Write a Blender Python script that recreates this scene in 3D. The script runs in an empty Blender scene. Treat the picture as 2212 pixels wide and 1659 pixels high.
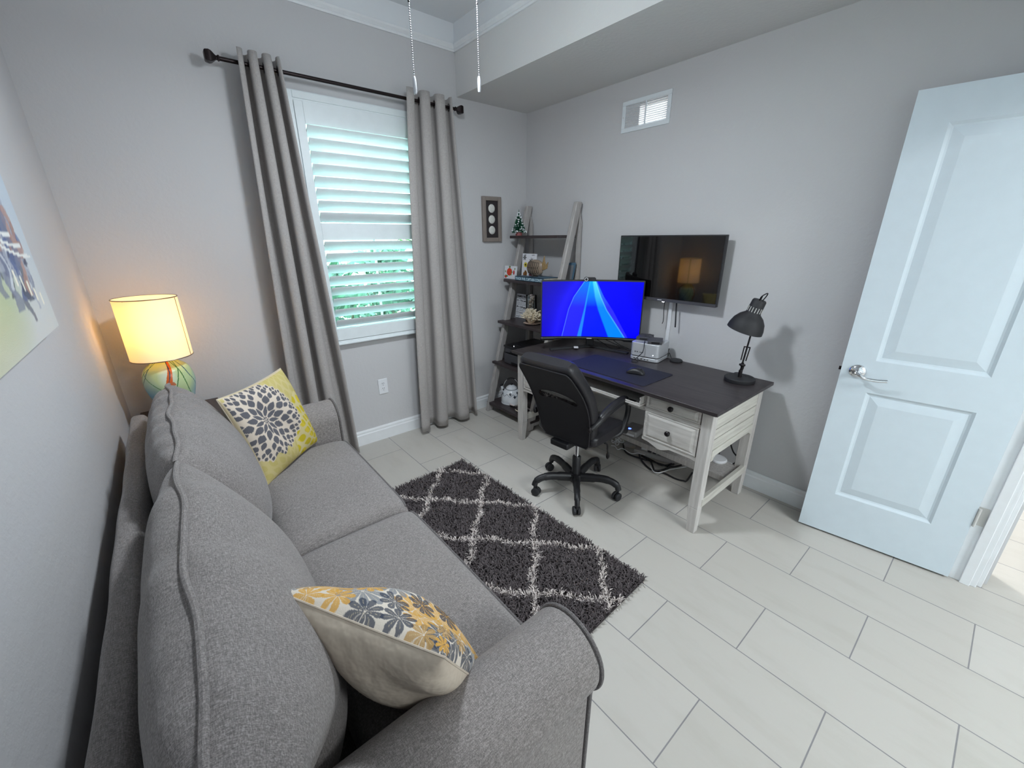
import bpy, bmesh, math, random
import numpy as np
from mathutils import Vector, Matrix
random.seed(7); NR = np.random.default_rng(7)
S = bpy.context.scene; COL = S.collection
PI = math.pi
def lin(c):
    return c/12.92 if c <= .04045 else ((c+.055)/1.055)**2.4
def rgb(r, g, b):                      # sRGB 0-255 -> linear
    return (lin(r/255), lin(g/255), lin(b/255), 1.0)

# ------------------------------------------------------------ camera, world, lights, exposure
S.view_settings.view_transform = 'Standard'; S.view_settings.look = 'None'
S.view_settings.exposure = 0.24; S.view_settings.gamma = 1.0; S.view_settings.use_curve_mapping = False
cam = bpy.data.cameras.new('camera'); cam.sensor_width = 36; cam.lens = 881.54/2212*36; cam.clip_start = .02
co = bpy.data.objects.new('camera', cam); COL.objects.link(co); S.camera = co
yaw, pit, rol = .6896, .3456, -.0069
f = Vector((math.sin(yaw)*math.cos(pit), math.cos(yaw)*math.cos(pit), -math.sin(pit)))
r = f.cross(Vector((0, 0, 1))).normalized(); u = r.cross(f)
c_, s_ = math.cos(rol), math.sin(rol); r, u = c_*r+s_*u, -s_*r+c_*u
M = Matrix.Identity(4)
for i in range(3):
    M[i][0] = r[i]; M[i][1] = u[i]; M[i][2] = -f[i]
M.translation = Vector((-2.5949, -2.9338, 1.5165)); co.matrix_world = M

W = bpy.data.worlds.new('sky'); S.world = W; W.use_nodes = True
bg = W.node_tree.nodes['Background']; bg.inputs[0].default_value = (.58, .93, 1.0, 1); bg.inputs[1].default_value = 17.0

def light(name, kind, loc, power, color, size=.1, rot=None, sizey=None):
    l = bpy.data.lights.new(name, kind); l.energy = power; l.color = color
    if kind == 'AREA':
        l.size = size
        if sizey: l.shape = 'RECTANGLE'; l.size_y = sizey
    else: l.shadow_soft_size = size
    o = bpy.data.objects.new(name, l); COL.objects.link(o); o.location = loc
    if rot: o.rotation_euler = rot
    return o
FANX, FANY = -1.655, -1.45
light('fan_lamp_light', 'POINT', (FANX, FANY, 2.34), 17, (.85, .93, 1.0), .09)
light('fan_bowl_light', 'AREA', (FANX, FANY, 2.395), 20, (.85, .93, 1.0), .2)
light('hall_lamp_light', 'AREA', (-1.3, -5.3, 2.68), 82, (.93, .98, 1.0), 1.2)
light('side_hall_lamp_light', 'POINT', (1.3, -1.6, 2.52), 150, (1.0, .98, .94), .12)
light('table_lamp_bulb_light', 'POINT', (-2.69, -.26, 1.11), 56, (1.0, .91, .77), .035)

# ------------------------------------------------------------ materials
MATS = {}
class NT:
    def __init__(s, name):
        s.m = bpy.data.materials.new(name); s.m.use_nodes = True; s.t = s.m.node_tree
        s.b = s.t.nodes['Principled BSDF']; s.out = s.t.nodes['Material Output']; MATS[name] = s.m
    def n(s, typ, **kw):
        nd = s.t.nodes.new(typ)
        for k, v in kw.items():
            if k.startswith('_'): setattr(nd, k[1:], v)
        for k, v in kw.items():
            if k.startswith('_'): continue
            key = int(k[1:]) if k[0] == 'i' and k[1:].isdigit() else k.replace('__', ' ')
            if isinstance(v, tuple) and len(v) == 2 and hasattr(v[0], 'outputs'): s.t.links.new(v[0].outputs[v[1]], nd.inputs[key])
            elif hasattr(v, 'outputs'): s.t.links.new(v.outputs[0], nd.inputs[key])
            else: nd.inputs[key].default_value = v
        return nd
    def set(s, **kw):
        for k, v in kw.items():
            k = k.replace('__', ' ')
            if hasattr(v, 'outputs'): s.t.links.new(v.outputs[0], s.b.inputs[k])
            elif isinstance(v, tuple) and len(v) == 2 and hasattr(v[0], 'outputs'): s.t.links.new(v[0].outputs[v[1]], s.b.inputs[k])
            else: s.b.inputs[k].default_value = v
        return s
    def coord(s, scale=(1, 1, 1), rot=(0, 0, 0), loc=(0, 0, 0)):
        tc = s.n('ShaderNodeTexCoord'); return s.n('ShaderNodeMapping', Vector=(tc, 'Object'), Scale=scale, Rotation=rot, Location=loc)
    def noise(s, vec, scale, detail=3, rough=.5):
        return s.n('ShaderNodeTexNoise', Vector=vec, Scale=scale, Detail=detail, Roughness=rough)
    def ramp(s, fac, stops):
        nd = s.n('ShaderNodeValToRGB', Fac=fac); el = nd.color_ramp.elements
        while len(el) < len(stops): el.new(.5)
        for e, (p, c) in zip(el, stops): e.position = p; e.color = c
        return nd
    def mix(s, fac, a, b, mode='MIX'):
        nd = s.t.nodes.new('ShaderNodeMix'); nd.data_type = 'RGBA'; nd.blend_type = mode
        for k, v in ((0, fac), (6, a), (7, b)):
            if isinstance(v, tuple) and len(v) == 2: s.t.links.new(v[0].outputs[v[1]], nd.inputs[k])
            elif hasattr(v, 'outputs'): s.t.links.new(v.outputs[0], nd.inputs[k])
            else: nd.inputs[k].default_value = v
        return (nd, 2)
    def bump(s, h, strength=.2, dist=.01):
        nd = s.n('ShaderNodeBump', Strength=strength, Distance=dist)
        if isinstance(h, tuple): s.t.links.new(h[0].outputs[h[1]], nd.inputs['Height'])
        else: s.t.links.new(h.outputs[0], nd.inputs['Height'])
        s.t.links.new(nd.outputs[0], s.b.inputs['Normal']); return nd

def plain(name, col, rough=.5, metal=0, var=.06, scale=20, bump=0, bscale=200, spec=.5, **kw):
    t = NT(name); v = t.coord(); n = t.noise(v, scale)
    d = tuple(max(0, x*(1-var)) for x in col[:3])+(1,); e = tuple(min(1, x*(1+var)) for x in col[:3])+(1,)
    t.set(Base__Color=t.ramp(n, [(.3, d), (.7, e)]), Roughness=rough, Metallic=metal)
    t.b.inputs['Specular IOR Level'].default_value = spec
    if bump: t.bump(t.noise(v, bscale), bump, .004)
    for k, x in kw.items(): t.b.inputs[k.replace('__', ' ')].default_value = x
    return t.m
def wallmat(name, col):
    t = NT(name); v = t.coord()
    a = t.noise(v, 1.5); t.set(Base__Color=t.ramp(a, [(.3, tuple(x*.98 for x in col[:3])+(1,)), (.7, col)]), Roughness=.75)
    t.b.inputs['Specular IOR Level'].default_value = .25
    b = t.noise(v, 45, 4, .55); t.bump(t.ramp(b, [(.42, (0, 0, 0, 1)), (.62, (1, 1, 1, 1))]), .09, .004); return t.m
wallmat('wall_paint', rgb(199, 198, 199)); wallmat('ceiling_paint', rgb(226, 229, 232)); wallmat('soffit_paint', rgb(214, 213, 212))
plain('white_trim', rgb(228, 230, 232), .35, var=.02); plain('white_gloss', rgb(222, 228, 232), .3, var=.02)
plain('door_paint', rgb(203, 214, 221), .38, var=.015, bump=.02, bscale=90)
plain('shutter_white', rgb(226, 233, 235), .4, var=.02)
def tilemat():
    t = NT('floor_tile'); tc = t.n('ShaderNodeTexCoord'); sp = t.n('ShaderNodeSeparateXYZ', Vector=(tc, 'Object'))
    neg = t.n('ShaderNodeMath', _operation='MULTIPLY_ADD', i0=(sp, 1), i1=-1.0, i2=.028)
    xx = t.n('ShaderNodeMath', _operation='ADD', i0=(sp, 0), i1=1.7734)
    vec = t.n('ShaderNodeCombineXYZ', X=neg, Y=xx)
    br = t.n('ShaderNodeTexBrick', Vector=vec, Color1=rgb(184, 180, 173), Color2=rgb(191, 187, 181), Mortar=rgb(134, 132, 134), Scale=1.0,
             **{'Mortar__Size': .0022, 'Mortar__Smooth': .15, 'Brick__Width': .5843, 'Row__Height': .2883})
    br.offset = .5; br.squash = 1
    m2 = t.n('ShaderNodeMapping', Vector=vec, Scale=(1.3, 4.5, 1)); n = t.noise(m2, 2.0, 5, .62)
    st = t.ramp(n, [(.28, (.93, .925, .91, 1)), (.5, (1, 1, 1, 1)), (.75, (1.0, .995, .985, 1))])
    t.set(Base__Color=t.mix(1.0, br, st, 'MULTIPLY'), Roughness=.42); t.b.inputs['Specular IOR Level'].default_value = .35
    inv = t.n('ShaderNodeMath', _operation='SUBTRACT', i0=1.0, i1=(br, 1)); t.bump(inv, .5, .003)
tilemat()
def fabric(name, dark, mid, light_, sc=330, rough=.95, bump=.35):
    t = NT(name); a = t.noise(t.coord((1, .16, 1)), sc, 2); b = t.noise(t.coord((.16, 1, .3)), sc, 2)
    c = t.noise(t.coord((1, 1, .15)), sc*.9, 2); big = t.noise(t.coord(), 5, 3)
    s1 = t.n('ShaderNodeMath', _operation='ADD', i0=a, i1=b); s2 = t.n('ShaderNodeMath', _operation='ADD', i0=s1, i1=c)
    s3 = t.n('ShaderNodeMath', _operation='DIVIDE', i0=s2, i1=3.0)
    w = t.ramp(s3, [(.38, dark), (.5, mid), (.63, light_)])
    t.set(Base__Color=t.mix(.25, w, t.mix(big, mid, light_)), Roughness=rough); t.b.inputs['Specular IOR Level'].default_value = .15
    t.b.inputs['Sheen Weight'].default_value = .15; t.bump(s3, bump, .003); return t.m
fabric('sofa_fabric', rgb(84, 80, 80), rgb(125, 120, 118), rgb(166, 160, 157), 620, .95, .3); fabric('sofa_piping_fabric', rgb(66, 63, 64), rgb(96, 92, 92), rgb(126, 122, 121), 620)
fabric('curtain_fabric', rgb(152, 147, 144), rgb(166, 161, 158), rgb(178, 173, 170), 500, .9, .1)
plain('black_metal', rgb(34, 31, 33), .4, .6); plain('bronze_metal', rgb(42, 34, 35), .35, .7)
plain('black_plastic', rgb(30, 30, 33), .45); plain('matte_black', rgb(34, 34, 37), .65); plain('black_leather', rgb(35, 34, 38), .38, bump=.12, bscale=260, spec=.5)
plain('black_mesh_fabric', rgb(27, 26, 31), .75, bump=.2, bscale=600)
plain('chrome', (.72, .73, .75, 1), .12, 1.0, var=.02); plain('silver_metal', rgb(196, 198, 202), .34, .35, var=.02); plain('steel', rgb(196, 195, 192), .45, .15); plain('chain_metal', rgb(150, 150, 155), .3, .9)
plain('brass_screw', rgb(120, 112, 100), .4, .8)
def wood(name, a, b, sc=(1, 14, 14), rough=.4, spec=.45, bump=.08):
    t = NT(name); n = t.noise(t.coord(sc), 4.5, 5, .6); t.set(Base__Color=t.ramp(n, [(.3, a), (.7, b)]), Roughness=rough)
    t.b.inputs['Specular IOR Level'].default_value = spec; t.bump(n, bump, .002); return t.m
wood('desk_top_wood', rgb(38, 34, 36), rgb(64, 58, 59), (14, 1, 14), .38); wood('shelf_wood', rgb(46, 39, 41), rgb(70, 61, 62), (14, 1, 14), .42)
wood('whitewash_wood', rgb(176, 171, 167), rgb(204, 200, 196), (14, 14, 1.2), .55, .3); wood('whitewash_wood_long', rgb(178, 173, 168), rgb(206, 202, 197), (14, 1.2, 14), .55, .3); wood('whitewash_wood_deep', rgb(178, 174, 166), rgb(206, 203, 194), (1.2, 14, 14), .55, .3)
wood('grey_wash_wood', rgb(156, 151, 148), rgb(184, 180, 177), (16, 16, 1.0), .55, .3); wood('end_table_wood', rgb(58, 46, 42), rgb(84, 69, 62), (12, 1, 12), .4)
plain('groove_brown', rgb(84, 72, 66), .7); plain('white_plastic', rgb(226, 227, 230), .4, var=.02); plain('grey_plastic', rgb(168, 166, 166), .45)
plain('dark_grey_plastic', rgb(66, 66, 71), .5); plain('printer_black', rgb(24, 24, 27), .3)
plain('mat_cloth', rgb(26, 27, 42), .72, bump=.1, bscale=500); plain('mirror_black', rgb(9, 8, 9), .035, spec=.6, var=.01)
plain('frame_taupe', rgb(134, 124, 117), .5, bump=.2, bscale=80); plain('mat_brown', rgb(44, 38, 40), .8); plain('medallion_cream', rgb(214, 213, 207), .6, var=.1, scale=120, bump=.4, bscale=150)
plain('outlet_slot', rgb(50, 50, 55), .6); plain('rug_backing', rgb(52, 47, 48), .95)
plain('tree_green', rgb(24, 82, 60), .8, var=.3, scale=90); plain('snow_white', rgb(228, 233, 235), .7); plain('red_base', rgb(150, 84, 84), .6)
plain('card_white', rgb(220, 221, 226), .5, var=.02); plain('tomato_red', rgb(206, 60, 28), .5, var=.2, scale=60); plain('leaf_green', rgb(110, 132, 58), .6, var=.3, scale=60)
plain('petal_yellow', rgb(222, 204, 62), .6); plain('deep_red', rgb(190, 30, 34), .5); plain('ink_grey', rgb(104, 106, 110), .6); plain('ink_black', rgb(32, 30, 32), .6); plain('autumn_brown', rgb(138, 92, 46), .7, var=.3, scale=90)
plain('book_blue', rgb(62, 92, 112), .5); plain('book_letter', rgb(190, 214, 224), .6); plain('page_cream', rgb(208, 200, 184), .8, var=.15, scale=200)
def stripes(name, a, b, sc, dist=2.0, rot=(0, 0, 0), rough=.45, lo=.35, hi=.6):
    t = NT(name); w = t.n('ShaderNodeTexWave', Vector=t.coord(rot=rot), Scale=sc, Distortion=dist, **{'Detail__Scale': 2.0}); t.set(Base__Color=t.ramp(w, [(lo, a), (hi, b)]), Roughness=rough); t.bump(w, .25, .002); return t.m
plain('fish_scale', rgb(140, 123, 106), .35, var=.15, scale=40); plain('fish_line', rgb(40, 34, 32), .4); plain('fish_fin', rgb(150, 124, 84), .5, var=.2, scale=60)
plain('shell_mix', rgb(186, 164, 150), .5, var=.4, scale=70, bump=.4, bscale=110); plain('coral_cream', rgb(220, 208, 184), .75, var=.15, scale=90, bump=.4, bscale=140); plain('shell_pink', rgb(212, 200, 196), .4, var=.12, scale=60)
plain('enamel_white', rgb(222, 226, 230), .18, var=.03); plain('kettle_ink', rgb(52, 60, 70), .35)
plain('leaf_outside', rgb(38, 84, 54), .6, var=.6, scale=8); plain('leaf_outside_light', rgb(84, 128, 58), .6, var=.4, scale=9); plain('stem_brown', rgb(96, 84, 60), .8)
plain('stucco_outside', rgb(232, 226, 210), .9, var=.04, scale=3, bump=.3, bscale=40); plain('grass_ground', rgb(120, 160, 96), .95, var=.3, scale=6); plain('window_dark', rgb(150, 165, 170), .15)
plain('roof_tile', rgb(170, 150, 130), .8)
plain('pillow_back', rgb(192, 180, 164), .85, var=.05, scale=6, bump=.5, bscale=14)
MATS['pillow_back'].node_tree.nodes['Bump'].inputs['Distance'].default_value = .02
def attr(name, rough=.8, emis=0, bump=0):
    t = NT(name); a = t.n('ShaderNodeVertexColor'); a.layer_name = 'col'
    if emis:
        t.set(Base__Color=(0, 0, 0, 1), Roughness=.35); t.t.links.new(a.outputs[0], t.b.inputs['Emission Color']); t.b.inputs['Emission Strength'].default_value = emis
    else:
        t.set(Base__Color=a, Roughness=rough)
        if bump: t.bump(t.noise(t.coord(), 500), bump, .003)
    t.b.inputs['Specular IOR Level'].default_value = .2; return t.m
attr('printed_cloth', .9, bump=.2); attr('screen_image', .4, 1.45); attr('painted_canvas', .6, bump=.25); attr('rug_yarn', .95); attr('lamp_ceramic', .22)
def shade():
    t = NT('lamp_shade_linen'); v = t.coord((1, 1, 1)); n = t.noise(v, 300)
    d = t.n('ShaderNodeBsdfDiffuse', Color=rgb(248, 240, 224)); tr = t.n('ShaderNodeBsdfTranslucent', Color=t.ramp(n, [(.3, rgb(226, 168, 72)), (.7, rgb(234, 178, 82))]))
    mx = t.n('ShaderNodeMixShader', i0=.07, i1=d, i2=tr); t.t.links.new(mx.outputs[0], t.out.inputs[0])
shade()
def emit(name, col, st):
    t = NT(name); t.set(Base__Color=(0, 0, 0, 1)); t.b.inputs['Emission Color'].default_value = col; t.b.inputs['Emission Strength'].default_value = st
emit('led_blue', (.05, .1, 1, 1), 6); emit('led_white', (.85, .92, 1, 1), 5); emit('bulb_glow', (1, .8, .5, 1), 14); emit('bowl_glow', (.95, .97, 1, 1), 2.5); emit('bowl_hall_glow', (1, .97, .9, 1), 6)
def glass():
    t = NT('clear_glass'); g = t.n('ShaderNodeBsdfGlossy', Roughness=.02); tr = t.n('ShaderNodeBsdfTransparent', Color=(.95, .985, .985, 1)); fr = t.n('ShaderNodeFresnel', IOR=1.45)
    mx = t.n('ShaderNodeMixShader', i0=fr, i1=tr, i2=g); t.t.links.new(mx.outputs[0], t.out.inputs[0])
glass()

# ------------------------------------------------------------ geometry helpers
class MB:
    def __init__(s): s.v = []; s.f = []; s.mi = []; s.cur = 0
    def add(s, vs, fs):
        o = len(s.v); s.v += [tuple(x) for x in vs]; s.f += [tuple(i+o for i in q) for q in fs]; s.mi += [s.cur]*len(fs); return s
    def mat(s, i): s.cur = i; return s
    def box(s, x0, x1, y0, y1, z0, z1, T=None):
        vs = [(x, y, z) for z in (z0, z1) for y in (y0, y1) for x in (x0, x1)]
        if T is not None: vs = [T @ Vector(p) for p in vs]
        return s.add(vs, [(0, 2, 3, 1), (4, 5, 7, 6), (0, 1, 5, 4), (2, 6, 7, 3), (0, 4, 6, 2), (1, 3, 7, 5)])
    def taper(s, b0, z0, b1, z1):     # boxes (x0,x1,y0,y1) at two heights
        vs = [(x, y, z) for b, z in ((b0, z0), (b1, z1)) for y in b[2:] for x in b[:2]]
        return s.add(vs, [(0, 2, 3, 1), (4, 5, 7, 6), (0, 1, 5, 4), (2, 6, 7, 3), (0, 4, 6, 2), (1, 3, 7, 5)])
    def tube(s, pts, r, n=10, cap=True, closed=False, flat=1.0):
        P = [Vector(p) for p in pts]; m = len(P); rs = r if isinstance(r, (list, tuple)) else [r]*m
        T = []
        for i in range(m):
            a = P[i-1] if (i or closed) else P[i]; b = P[(i+1) % m] if (i < m-1 or closed) else P[i]; t = b-a
            T.append(t.normalized() if t.length > 1e-9 else Vector((0, 0, 1)))
        ref = Vector((0, 0, 1)) if abs(T[0].z) < .9 else Vector((1, 0, 0)); N = T[0].cross(ref).normalized(); vs = []
        for i in range(m):
            N = (N-T[i]*N.dot(T[i])); N = N.normalized() if N.length > 1e-6 else T[i].orthogonal().normalized(); B = T[i].cross(N)
            for k in range(n):
                a = 2*PI*k/n; vs.append(P[i]+rs[i]*(math.cos(a)*N+math.sin(a)*flat*B))
        fs = [(i*n+k, i*n+(k+1) % n, ((i+1) % m)*n+(k+1) % n, ((i+1) % m)*n+k) for i in range(m if closed else m-1) for k in range(n)]
        if cap and not closed: fs += [tuple(range(n-1, -1, -1)), tuple((m-1)*n+k for k in range(n))]
        return s.add(vs, fs)
    def cyl(s, a, b, r0, r1=None, n=20): return s.tube([a, b], [r0, r0 if r1 is None else r1], n)
    def lathe(s, prof, c=(0, 0, 0), n=32, T=None):
        vs = []; c = Vector(c)
        for rr, z in prof:
            for k in range(n):
                p = Vector((rr*math.cos(2*PI*k/n), rr*math.sin(2*PI*k/n), z)); vs.append((T @ p if T is not None else p)+c)
        m = len(prof); fs = [(i*n+k, i*n+(k+1) % n, (i+1)*n+(k+1) % n, (i+1)*n+k) for i in range(m-1) for k in range(n)]
        if prof[0][0] > 1e-5 and prof[0] != prof[-1]: fs.append(tuple(range(n-1, -1, -1)))
        if prof[-1][0] > 1e-5 and prof[0] != prof[-1]: fs.append(tuple((m-1)*n+k for k in range(n)))
        return s.add(vs, fs)
    def prism(s, poly, h0, h1, T):       # poly in local xy, extruded along local z, placed by T
        n = len(poly); vs = [T @ Vector((x, y, h)) for h in (h0, h1) for x, y in poly]
        return s.add(vs, [tuple(range(n-1, -1, -1)), tuple(range(n, 2*n))]+[(i, (i+1) % n, n+(i+1) % n, n+i) for i in range(n)])
    def ball(s, c, r, n=14, m=9, T=None):
        r = r if isinstance(r, (list, tuple)) else (r, r, r); vs = [(0, 0, -r[2])]
        for j in range(1, m):
            a = -PI/2+PI*j/m; vs += [(r[0]*math.cos(a)*math.cos(2*PI*k/n), r[1]*math.cos(a)*math.sin(2*PI*k/n), r[2]*math.sin(a)) for k in range(n)]
        vs.append((0, 0, r[2])); fs = [(0, 1+(k+1) % n, 1+k) for k in range(n)]
        for j in range(m-2): fs += [(1+j*n+k, 1+j*n+(k+1) % n, 1+(j+1)*n+(k+1) % n, 1+(j+1)*n+k) for k in range(n)]
        e = len(vs)-1; fs += [(1+(m-2)*n+k, 1+(m-2)*n+(k+1) % n, e) for k in range(n)]; c = Vector(c)
        return s.add([(T @ Vector(v) if T is not None else Vector(v))+c for v in vs], fs)
    def grid(s, fn, nu, nv, cu=False, cv=False):
        vs = [fn(i/(nu if cu else nu-1), j/(nv if cv else nv-1)) for i in range(nu) for j in range(nv)]
        fs = [(i*nv+j, ((i+1) % nu)*nv+j, ((i+1) % nu)*nv+(j+1) % nv, i*nv+(j+1) % nv) for i in range(nu if cu else nu-1) for j in range(nv if cv else nv-1)]
        return s.add(vs, fs)
    def build(s, name, mats, parent=None, smooth=40, bevel=0, bseg=2, world=True, cols=None, solid=0, sub=0):
        me = bpy.data.meshes.new(name); off = Vector((0, 0, 0))
        if parent is not None and world:
            q = parent
            while q is not None: off += q.location; q = q.parent
        vs = [(x-off.x, y-off.y, z-off.z) for x, y, z in s.v]; me.from_pydata(vs, [], s.f)
        for m in ([mats] if isinstance(mats, str) else mats): me.materials.append(MATS[m])
        me.polygons.foreach_set('material_index', s.mi)
        if cols is not None:
            a = me.color_attributes.new('col', 'FLOAT_COLOR', 'POINT'); c = np.ones((len(vs), 4), np.float32); c[:, :3] = cols; a.data.foreach_set('color', c.ravel())
        me.update()
        if smooth:
            me.polygons.foreach_set('use_smooth', [True]*len(me.polygons)); me.set_sharp_from_angle(angle=math.radians(smooth))
        o = bpy.data.objects.new(name, me); COL.objects.link(o)
        if parent is not None: o.parent = parent
        if bevel:
            b = o.modifiers.new('bevel', 'BEVEL'); b.width = bevel; b.segments = bseg; b.limit_method = 'ANGLE'; b.angle_limit = math.radians(35)
        if solid: q = o.modifiers.new('thick', 'SOLIDIFY'); q.thickness = solid; q.offset = 0
        if sub: q = o.modifiers.new('sub', 'SUBSURF'); q.levels = q.render_levels = sub
        return o
def tag(o, label, cat, group=None):
    o['label'] = label; o['category'] = cat
    if group: o['group'] = group
    return o
def thing(name, label, cat, loc=(0, 0, 0), rz=0, group=None):
    o = bpy.data.objects.new(name, None); COL.objects.link(o); o.location = loc; o.rotation_euler = (0, 0, rz); o.empty_display_size = .05
    return tag(o, label, cat, group)
def struct(o): o['kind'] = 'structure'; return o
def bx(x0, x1, y0, y1, z0, z1): return MB().box(x0, x1, y0, y1, z0, z1)
def text_mesh(name, body, mat, parent, T, size, extrude=.0004, bold=0, width=None):
    cu = bpy.data.curves.new(name, 'FONT'); cu.body = body; cu.size = size; cu.extrude = extrude; cu.offset = bold; cu.align_x = 'LEFT'
    t = bpy.data.objects.new('tmp', cu); COL.objects.link(t); dg = bpy.context.evaluated_depsgraph_get(); dg.update()
    me = bpy.data.meshes.new_from_object(t.evaluated_get(dg)); bpy.data.objects.remove(t); me.name = name
    w = max(v.co.x for v in me.vertices)
    sx = width/w if width else 1
    for v in me.vertices: v.co = T @ Vector((v.co.x*sx, v.co.y, v.co.z))
    me.materials.clear(); me.materials.append(MATS[mat]); o = bpy.data.objects.new(name, me); COL.objects.link(o)
    if parent is not None: o.parent = parent
    return o
def axes(o, ax, ay, az):      # matrix from origin and three axis vectors
    m = Matrix.Identity(4)
    for i in range(3): m[i][0] = ax[i]; m[i][1] = ay[i]; m[i][2] = az[i]; m[i][3] = o[i]
    return m
def copy_tree(o, parent=None):
    c = o.copy(); COL.objects.link(c)
    if parent is not None: c.parent = parent
    for ch in list(o.children): copy_tree(ch, c)
    return c
def spline(P, n=8, closed=False):      # Catmull-Rom
    P = [Vector(p) for p in P]; m = len(P); out = []
    for i in range(m if closed else m-1):
        g = lambda k: P[k % m] if closed else P[min(max(k, 0), m-1)]
        a, b, c, d = g(i-1), g(i), g(i+1), g(i+2)
        for k in range(n):
            t = k/n; out.append(.5*((2*b)+(-a+c)*t+(2*a-5*b+4*c-d)*t*t+(-a+3*b-3*c+d)*t**3))
    if not closed: out.append(P[-1])
    return out

# ============================================================ THE SETTING
WL, WF = -2.905, -3.08      # left wall, front wall (behind the camera)
ZS, ZT, ZC = 2.471, 2.75, 2.90
XS = -.678
struct(bx(-3.4, 3.4, -6.2, .15, -.1, 0).build('floor', 'floor_tile', smooth=0))
# window wall with its opening
OX0, OX1, OZ0, OZ1 = -1.80, -.93, .86, 2.27
m = MB(); m.box(-3.1, OX0, 0, .16, 0, 3); m.box(OX1, .15, 0, .16, 0, 3); m.box(OX0, OX1, 0, .16, 0, OZ0); m.box(OX0, OX1, 0, .16, OZ1, 3)
struct(m.build('wall_back', 'wall_paint', smooth=0))
struct(bx(WL-.15, WL, -3.3, .0, 0, 3).build('wall_left', 'wall_paint', smooth=0))
# desk wall with the transfer grille opening
GY0, GY1, GZ0, GZ1 = -1.312, -1.098, 2.19, 2.325
m = MB(); m.box(0, .12, GY1, 0, 0, 3); m.box(0, .12, -3.2, GY0, 0, 3); m.box(0, .12, GY0, GY1, 0, GZ0); m.box(0, .12, GY0, GY1, GZ1, 3)
struct(m.build('wall_right', 'wall_paint', smooth=0))
# front wall with the doorway
DX0, DX1, DZ = -2.25, -.045, 2.065
m = MB(); m.box(WL-.15, DX0, -3.17, WF, 0, 3); m.box(DX1, .0, -3.17, WF, 0, 3); m.box(DX0, DX1, -3.17, WF, DZ, 3)
struct(m.build('wall_front', 'wall_paint', smooth=0))
m = MB(); m.box(WL, XS, WF, 0, ZC, 3.0)
e = .004; m.box(WL, XS, -e, 0, ZT, ZC); m.box(WL, WL+e, WF, 0, ZT, ZC); m.box(WL, XS, WF, WF+e, ZT, ZC); m.box(XS-e, XS, WF, 0, ZT, ZC)
struct(m.build('ceiling', 'ceiling_paint', smooth=0))
struct(bx(XS, 0, WF, 0, ZS, 3.0).build('ceiling_soffit', 'soffit_paint', smooth=0))
# the hall beyond the wall and door
m = MB(); m.box(.12, 3.4, -6.2, 0, 2.74, 2.8); m.box(-3.4, .12, -6.2, -3.2, 2.74, 2.8); struct(m.build('ceiling_hall', 'ceiling_paint', smooth=0))
m = MB(); m.box(3.3, 3.4, -6.2, .1, 0, 2.8); m.box(-3.4, 3.4, -6.2, -6.1, 0, 2.8); m.box(-3.4, -3.3, -6.2, -3.2, 0, 2.8); m.box(.12, 3.4, 0, .1, 0, 2.8)
struct(m.build('wall_hall', 'ceiling_paint', smooth=0))
# trims
def trim(name, x0, x1, y0, y1, mat='white_trim', prof=((0, .115), (.006, .115), (.012, .104), (.012, .09), (.016, .082), (.016, 0), (0, 0))):
    # profile (out, z) swept along a straight line; the room lies to the left of the direction
    a, b = Vector((x0, y0, 0)), Vector((x1, y1, 0)); d = (b-a).normalized(); nrm = Vector((-d.y, d.x, 0))
    n = len(prof); vs = [p+nrm*o+Vector((0, 0, z)) for p in (a, b) for o, z in prof]
    return struct(MB().add(vs, [tuple(range(n)), tuple(range(2*n-1, n-1, -1))]+[(i, n+i, n+(i+1) % n, (i+1) % n) for i in range(n)]).build(name, mat, smooth=0))
trim('baseboard_back', 0, WL, 0, 0); trim('baseboard_right', 0, 0, WF, 0); trim('baseboard_left', WL, WL, 0, WF); trim('baseboard_front', WL, DX0-.06, WF, WF)
cp = ((0, 2.735), (.010, 2.735), (.014, 2.745), (.010, 2.752), (.020, 2.765), (.024, 2.775), (.0, 2.778))
trim('trim_1', XS, WL, 0, 0, prof=cp); trim('trim_2', XS, XS, WF, 0, prof=cp); trim('trim_3', WL, WL, 0, WF, prof=cp); trim('trim_4', WL, XS, WF, WF, prof=cp)
# door jamb with its stop, and the casing round the doorway
m = MB(); m.box(DX1-.018, DX1, -3.17, WF, 0, DZ); m.box(DX0, DX0+.018, -3.17, WF, 0, DZ); m.box(DX0, DX1, -3.17, WF, DZ-.018, DZ)
m.box(DX1-.030, DX1-.018, -3.15, -3.117, 0, DZ); m.box(DX0+.018, DX0+.030, -3.15, -3.117, 0, DZ)
struct(m.build('trim_5', 'white_trim', bevel=.002, smooth=0))
m = MB(); m.box(DX0-.065, DX0, WF, WF+.016, 0, DZ+.065); m.box(DX0, DX1, WF, WF+.016, DZ, DZ+.065)
m.box(DX0-.065, DX0, -3.186, -3.17, 0, DZ+.065); m.box(DX1, DX1+.065, -3.186, -3.17, 0, DZ+.065); m.box(DX0, DX1, -3.186, -3.17, DZ, DZ+.065)
struct(m.build('trim_6', 'white_trim', bevel=.003, smooth=0))
struct(MB().box(.12, 3.3, -.016, 0, 0, .1).build('baseboard_hall', 'white_trim', smooth=0))

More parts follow.
